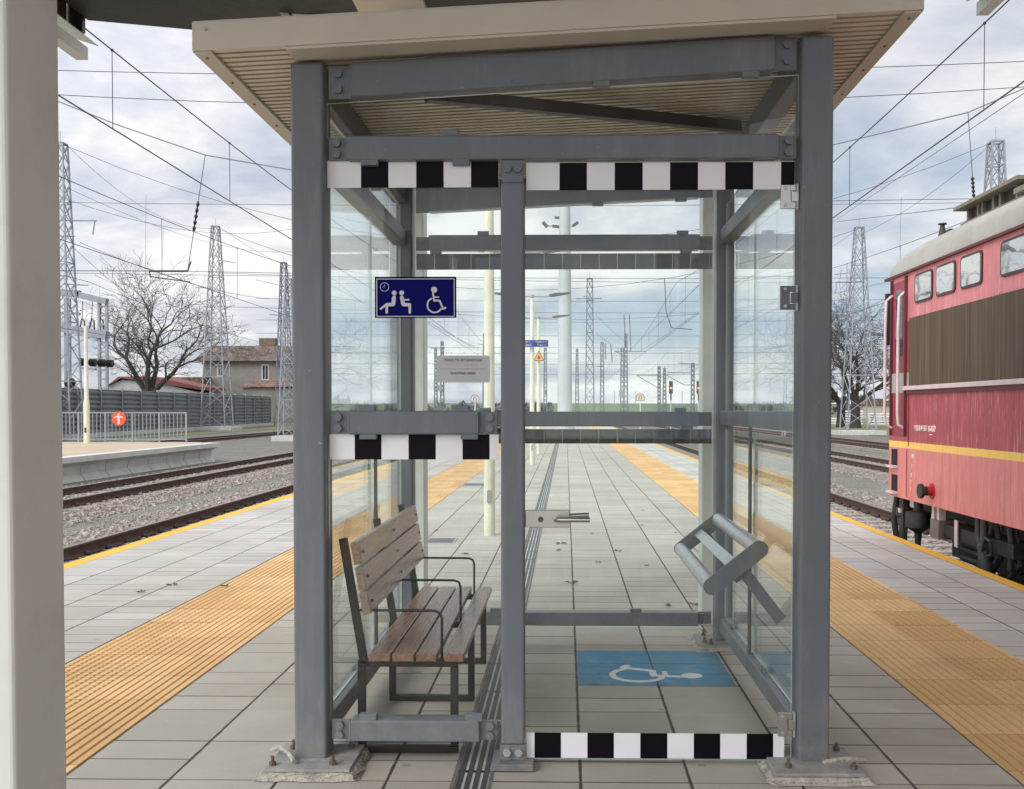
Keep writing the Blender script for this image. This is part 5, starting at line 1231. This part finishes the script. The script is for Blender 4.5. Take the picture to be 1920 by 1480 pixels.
g.prism(plan, lambda u, v: (u, v, LZ0), lambda u, v: (u, v, LZ1)); g.obj("body", LRED, loc, smooth=True)
# roof: curved cross-section, rounded down at the far end
prof = []; nr = 18
for i in range(nr + 1):
    a = math.pi * i / nr; c, s = math.cos(a), math.sin(a)
    prof.append((LC - (LC - LX + .0) * (abs(c) ** .75) * (1 if c > 0 else -1), LZ1 + .455 * (s ** .62)))
g = MB(); ys_ = [LYN, 9.2, 10.2, 10.5, 10.75, 10.87, 10.93]; sc_ = [1, 1, .985, .93, .80, .55, .06]; vs = []
for y, k in zip(ys_, sc_): vs += [(x, y, LZ1 + (z - LZ1) * k) for x, z in prof]
m = nr + 1; g.add(vs, [(j * m + i, j * m + i + 1, (j + 1) * m + i + 1, (j + 1) * m + i) for j in range(len(ys_) - 1) for i in range(nr)]); ro = g.obj("roof", LROOF, loc, smooth=True)
g = MB(); g.box(LX - .035, LYN, LZ1 - .028, LX + .02, LYE + .02, LZ1 - .004); g.box(LX - .035, LYE + .0, LZ1 - .0281, 2 * LC - LX, LYE + .045, LZ1 - .0041); g.obj("gutter", LDR, loc)
# sill ledge below grille
zS = side(1800, 712, LX).z
def SP(x, y): p = side(x, y, LX); return (p.y, p.z)
def sidebox(py0, py1, z0, z1, d0, d1, name, mat, par=None, bevel=0):
    g = MB(); g.box(LX - d1, py0, z0, LX - d0, py1, z1)
    return g.obj(name, mat, loc, bevel=bevel) if par is None else subobj(g, name, mat, par, bevel=bevel)
yg0 = SP(1707, 600)[0]; zt_ = SP(1707, 597)[1]; zb_ = SP(1707, 724)[1]
def grill():
    t = NT("brown_filter_grille"); X, Y, Z = t.xyz()
    f = t.math('FRACT', t.math('MULTIPLY', Y, 55.0)); c = t.ramp(t.noise(2, 8, .6, stretch=(1, 11, .35)), [(.30, (.075, .048, .028)), (.52, (.110, .073, .043)), (.76, (.19, .138, .088))])
    c = t.mix(t.ramp(f, [(.2, .75), (.5, 0.)]), c, (.03, .02, .013)); pn = t.math('FRACT', t.math('DIVIDE', Y, .62)); c = t.mix(t.ramp(pn, [(.0, .8), (.02, 0.)]), c, (.02, .014, .01))
    return t.done(c, .7, 0, t.bump(f, .5, .006))
sidebox(LYN + .5, yg0, zb_, zt_, .001, .012, "ventilation_grille", grill())
g = MB(); g.box(LX - .045, LYN, zb_ - .045, LX, yg0 + .1, zb_ - .001); g.obj("sill_ledge", LPINK, loc, bevel=.004)
sidebox(LYN, yg0 + .05, zb_ - .085, zb_ - .0455, .0005, .022, "moulding", LDR)
# windows
def rrect(y0, y1, z0, z1, r):
    P = []
    for (cy, cz, a0) in ((y1 - r, z1 - r, 0), (y0 + r, z1 - r, 90), (y0 + r, z0 + r, 180), (y1 - r, z0 + r, 270)):
        for i in range(6): a = R(a0 + 18 * i); P.append((cy + r * math.cos(a), cz + r * math.sin(a)))
    return P
WG = NT("loco_window_glass"); WG = WG.done((.035, .04, .04), .03, 0.0, None, 1.0)
WG2 = NT("loco_mirror_glass"); WG2 = WG2.done((.62, .65, .64), .03, .85, WG2.bump(WG2.noise(2.5, 2), .12, .02), 1.0)
zw1, zw0 = SP(1733, 497)[1] - .0, SP(1733, 565)[1]
for (xa_, xb_) in ((1717, 1750), (1757, 1793), (1803, 1843), (1878, 1935)):
    ya, yb_ = SP(xa_, 540)[0], SP(xb_, 540)[0]
    big = xa_ == 1878; z0, z1 = (zw0, zw1)
    if big: yb_ = ya - 1.0
    z0, z1 = zw0, LZ1 - .075
    g = MB(); g.prism(rrect(yb_, ya, z0, z1, .05), lambda u, v: (LX - .0005, u, v), lambda u, v: (LX - .014, u, v)); w = g.obj("window", M("window_rubber", (.06, .03, .03), .5) if xa_ == 1717 else bpy.data.materials["window_rubber"], loc)
    g = MB(); g.prism(rrect(yb_ + .022, ya - .022, z0 + .022, z1 - .022, .035), lambda u, v: (LX - .0145, u, v), lambda u, v: (LX - .017, u, v)); subobj(g, "pane", WG2, w)
# cab door near the far corner
dy0, dy1 = SP(1698, 600)[0], SP(1676, 600)[0]
dz0, dz1 = SP(1690, 818)[1], SP(1690, 528)[1]
g = MB(); g.box(LX - .0075, dy0, dz0, LX - .0005, dy1, dz1); dr = g.obj("cab_door", M("door_crimson", (.27, .04, .06), .45, ns=4, amt=.15), loc, bevel=.002)
g = MB(); g.prism(rrect(dy0 + .06, dy1 - .08, SP(1690, 668)[1], dz1 - .09, .04), lambda u, v: (LX - .008, u, v), lambda u, v: (LX - .012, u, v)); subobj(g, "door_window", WG, dr)
g = MB(); g.box(LX - .03, dy0 - .06, dz0, LX - .0005, dy0 - .035, LZ1 - .05); g.box(LX - .03, dy1 + .02, dz0, LX - .0005, dy1 + .04, LZ1 - .05); subobj(g, "door_frame", LDR, dr)
sidebox(dy0 - .034, dy1 + .018, SP(1690, 737)[1], SP(1690, 700)[1], .0085, .011, "grey_band", M("loco_grey_band", (.36, .35, .32), .5), dr)
sidebox(yg0 + .001, dy0 - .061, SP(1690, 737)[1], SP(1690, 700)[1], .001, .004, "grey_band", bpy.data.materials["loco_grey_band"])
for yh in (dy0 - .015, dy1 + .03):
    g = MB(); g.tube([(LX - .005, yh, SP(1690, 800)[1] - .02), (LX - .075, yh, SP(1690, 800)[1] + .02), (LX - .085, yh, 1.3), (LX - .085, yh, 2.2), (LX - .075, yh, SP(1690, 560)[1]), (LX - .005, yh, SP(1690, 556)[1] + .04)], .016, 10); g.obj("handrail", LPINK, loc, smooth=True)
# mirror
g = MB(); a = SP(1664, 565); g.box(LX - .03, LYE - .02, SP(1664, 648)[1], LX + .02, LYE + .03, SP(1664, 552)[1]); g.obj("side_mirror", LDK, loc)
# steps
for yy in (857, 905):
    p = SP(1677, yy); g = MB(); g.box(LX - .003, p[0] - .10, p[1] - .09, LX - .0003, p[0] + .09, p[1] + .09); st_ = g.obj("step_recess", M("step_void", (.012, .008, .008), .9) if yy == 857 else bpy.data.materials["step_void"], loc)
    g = MB(); g.box(LX - .06, p[0] - .12, p[1] - .115, LX - .0002, p[0] + .11, p[1] - .092); subobj(g, "step_plate", LPINK, st_)
# panel seams
for xx, z0, z1 in ((1700, .40, .92), (1703, .95, 1.5)):
    p = SP(xx, 880); g = MB(); g.box(LX - .004, p[0] - .006, z0, LX - .0004, p[0] + .006, z1); g.obj("panel_seam", LDR, loc)
# lifting socket
pb = side(1748, 921, LX)
g = MB(); c = pb
g.tube([(c.x - .13, c.y + .0, c.z), (c.x - .10, c.y, c.z)], .075, 18); g.mi = 0; g.tube([(c.x - .10, c.y, c.z), (c.x - .0005, c.y, c.z)], .046, 14); bo = g.obj("jacking_boss", M("boss_black", (.02, .018, .016), .5), loc, smooth=True)
g = MB(); g.tube([(c.x - .055, c.y, c.z), (c.x - .0004, c.y, c.z)], .049, 14); g.tube([(c.x - .012, c.y, c.z), (c.x - .0003, c.y, c.z)], .078, 18); subobj(g, "boss_flange", M("boss_red", (.42, .02, .03), .4), bo, smooth=True)
# lettering
def ltext(s, px, py, size, nm="lettering", sx=1.0, mat=None):
    p = side(px, py, LX); o = textmesh(s, size, mat or LPINK_W, nm, frame((LX - .0022, p.y, p.z), (0, -1, 0), (0, 0, 1)), None, .0012, sx=sx, bold=size * .03); o.parent = loc; o.location = -Vector(loc["_base"]); return o
LPINK_W = M("loco_lettering_white", (.78, .62, .62), .6)
ltext("91 52 00 44 155-7  BG-BDŽP", 1734, 804, .078, sx=.62)
p = side(1745, 815, LX); g = MB(); g.box(LX - .0025, p.y - .05, p.z - .005, LX - .0004, p.y + .03, p.z + .003); g.obj("lettering", LPINK_W, loc)
ltext("BR", 1712, 856, .07, sx=.8); ltext("1", 1710, 875, .07); ltext("0", 1709, 891, .06); ltext("9", 1708, 904, .06); ltext("0", 1708, 917, .06); ltext("7", 1725, 932, .075)
# roof equipment
def eqbox(x0, x1, y0, y1, z0, z1, nm, mat, bevel=0): g = MB(); g.box(x0, y0, z0, x1, y1, z1); return g.obj(nm, mat, loc, bevel=bevel)
EQ = M("roof_gear_grey", (.20, .18, .145), .6, ns=3, amt=.15, dirt=((.08, .07, .055), .5)); EQD = M("roof_gear_dark", (.045, .04, .03), .6)
pl = at(1787, 395, 10.35); xE = pl.x; zE = pl.z
eqbox(xE, xE + 1.7, 8.9, 10.35, zE - .012, zE + .028, "roof_platform", EQ, .004)
eqbox(xE + .14, xE + 1.5, 8.95, 10.25, zE - .16, zE - .013, "roof_platform_frame", EQD)
eqbox(xE + .05, xE + 1.6, 4.0, 10.28, zE - .20, zE - .161, "roof_rail", EQ)
eqbox(xE + .10, xE + 1.5, 4.0, 10.2, zE - .60, zE - .215, "roof_box", EQ, .006)
for y in (9.1, 9.45, 9.6, 9.85, 9.95, 10.2): eqbox(xE + .10, xE + .139, y, y + .04, zE - .15, zE - .013, "roof_platform_support", EQ)
eqbox(xE + .0, xE + 1.2, 6.0, 8.75, zE - .30, zE - .02, "air_reservoir_box", EQ, .01)
g = MB(); g.bar((xE - .02, 8.85, zE - .14), (xE + .4, 7.4, zE + .02), .07, .05); g.bar((xE - .02, 8.85, zE - .14), (xE + .05, 7.0, zE - .10), .07, .05); g.obj("pantograph_base", EQ, loc)
h0 = at(1767, 432, 10.5); g = MB(); g.tube([(h0.x, 10.5, h0.z - .1), (h0.x, 10.5, h0.z + .06)], [.05, .022], 10); g.tube([(h0.x, 10.5, h0.z + .06), (h0.x, 10.5, h0.z + .075)], .045, 12); g.box(h0.x, 10.3, h0.z - .12, h0.x + .35, 10.5, h0.z - .02); g.tube([(h0.x + .05, 10.35, h0.z - .05), (h0.x + .05, 10.6, h0.z - .06)], [.02, .045], 10); g.obj("horn", EQD, loc, smooth=True)
# wheels, bogies and pipes
def wheel(y):
    g = MB(); xw = LC - .70
    g.tube([(xw - .07, y, RT + .60), (xw + .06, y, RT + .60)], .60, 32); g.tube([(xw + .06, y, RT + .60), (xw + .09, y, RT + .60)], .63, 32); w = g.obj("wheel", LDK, loc, smooth=True)
    g = MB(); g.tube([(xw - .22, y, RT + .60), (xw - .07, y, RT + .60)], .16, 16); subobj(g, "axle_box", LDK, w, smooth=True)
for y in (9.35, 6.55, 1.5, -1.5): wheel(y)
g = MB(); g.box(LC - 1.05, 5.2, RT + .55, LC - .861, 10.2, RT + .80); g.box(LC - .86, 5.2, RT + .22, LC + 1.0, 10.72, LZ0 - .002); g.obj("bogie_frame", LDK, loc, bevel=.01)
g = MB(); g.box(LC - 1.2, LYN, RT + .72, LC + 1.2, LYE - .15, LZ0 - .003); g.obj("underframe", LDK, loc)
def up(px, py, x=LX + .15): return side(px, py, x)
g = MB()
for (px, r0, r1, z1_) in ((1697, .05, .10, .10), (1722, .05, .13, .02)):
    p = up(px, 950, LX + .12); g.tube([(p.x, p.y, LZ0 + .02), (p.x, p.y, .26), (p.x, p.y, .24), (p.x, p.y, z1_ + .06), (p.x, p.y, z1_), (p.x, p.y, z1_ - .18)], [r0, r0, r1, r1, r0 * .8, r0 * .5], 14)
g.obj("sand_pipe", LDK, loc, smooth=True)
p = up(1683, 960, LX + .10); g = MB(); g.tube([(p.x, p.y, LZ0), (p.x - .02, p.y + .06, .1), (p.x, p.y + .03, -.1), (p.x + .1, p.y, -.25)], .035, 10); g.obj("brake_hose", LDK, loc, smooth=True)
p = up(1685, 955, LX + .05); g = MB(); g.box(p.x, p.y - .14, -.42, p.x + .05, p.y - .02, LZ0); g.obj("guard_plate", LDK, loc); g = MB(); g.box(p.x - .02, p.y - .1, .20, p.x - .001, p.y + .02, .245); g.obj("grey_clamp", LPINK, loc)
# spring hanger with box
p = up(1751, 985, LX + .06); g = MB(); g.box(p.x, p.y - .12, p.z - .13, p.x + .3, p.y + .10, p.z + .06); sb_ = g.obj("spring_hanger", M("hanger_grey_brown", (.16, .13, .115), .7, ns=6, amt=.25), loc, bevel=.006)
for a_ in (-.10, .03): g = MB(); g.box(p.x + .01, p.y + a_, p.z + .061, p.x + .08, p.y + a_ + .05, LZ0 + .001); subobj(g, "hanger_strap", LPINK, sb_)
g = MB(); g.box(p.x + .05, p.y - 1.6, p.z - .10, p.x + .32, p.y - .1205, p.z + .03); subobj(g, "equaliser_beam", LDK, sb_, bevel=.008)
# coil springs / dampers / pipes
g = MB()
for k in range(4): q = up(1835, 1015, LX + .22); g.tube([(q.x, q.y + .35, -.02 - k * .085), (q.x, q.y - .25, -.02 - k * .085)], .035, 10)
g.obj("leaf_spring", LDK, loc, smooth=True)
q = up(1845, 1005, LX + .06); g = MB(); g.tube([(q.x, q.y, LZ0), (q.x, q.y, .15), (q.x, q.y, .13), (q.x, q.y - .02, .02), (q.x, q.y - .06, -.12), (q.x, q.y - .05, -.30)], [.03, .035, .06, .055, .075, .04], 14)
g.tube([(q.x, q.y + .12, LZ0), (q.x, q.y + .12, .2), (q.x, q.y + .06, .12)], .028, 10)
g.tube([(q.x - .02, q.y - .05, -.28), (q.x - .02, q.y - .5, -.34), (q.x - .02, q.y - 2.2, -.36)], .05, 12)
g.tube([(q.x - .03, q.y - .02, .06), (q.x - .05, q.y - .14, .22), (q.x - .05, q.y - .24, .20), (q.x - .03, q.y - .22, .08), (q.x - .02, q.y - .1, .05)], .014, 8)
g.obj("brake_cylinder_piping", M("pipe_grey_black", (.05, .046, .045), .6, ns=9, amt=.3), loc, smooth=True)
q = up(1792, 985, LX + .08); g = MB(); g.box(q.x, q.y - .035, .02, q.x + .01, q.y + .035, .28); g.obj("striped_plate", LPINK, loc)
ltp = up(1907, 1007, LX + .30); o = textmesh("53", .11, M("bogie_number_yellow", (.5, .38, .16), .6), "bogie_number", frame((ltp.x - .01, ltp.y, ltp.z), (0, -1, 0), (0, 0, 1)), None, .002); o.parent = loc; o.location = -Vector(loc["_base"])
rr = random.Random(5)
for k in range(14):
    g = MB(); y = rr.uniform(5.6, 9.0); xw = LX + rr.uniform(.15, .35); g.tube([(xw, y, LZ0), (xw + rr.uniform(-.04, .04), y + rr.uniform(-.1, .1), rr.uniform(0, .2)), (xw + rr.uniform(-.04, .1), y + rr.uniform(-.3, .3), rr.uniform(-.35, -.05))], rr.uniform(.010, .03), 8)
    g.obj("cable_pipe", bpy.data.materials["pipe_grey_black"], loc, smooth=True)

for o in BASES:
    if "_base" in o: del o["_base"]
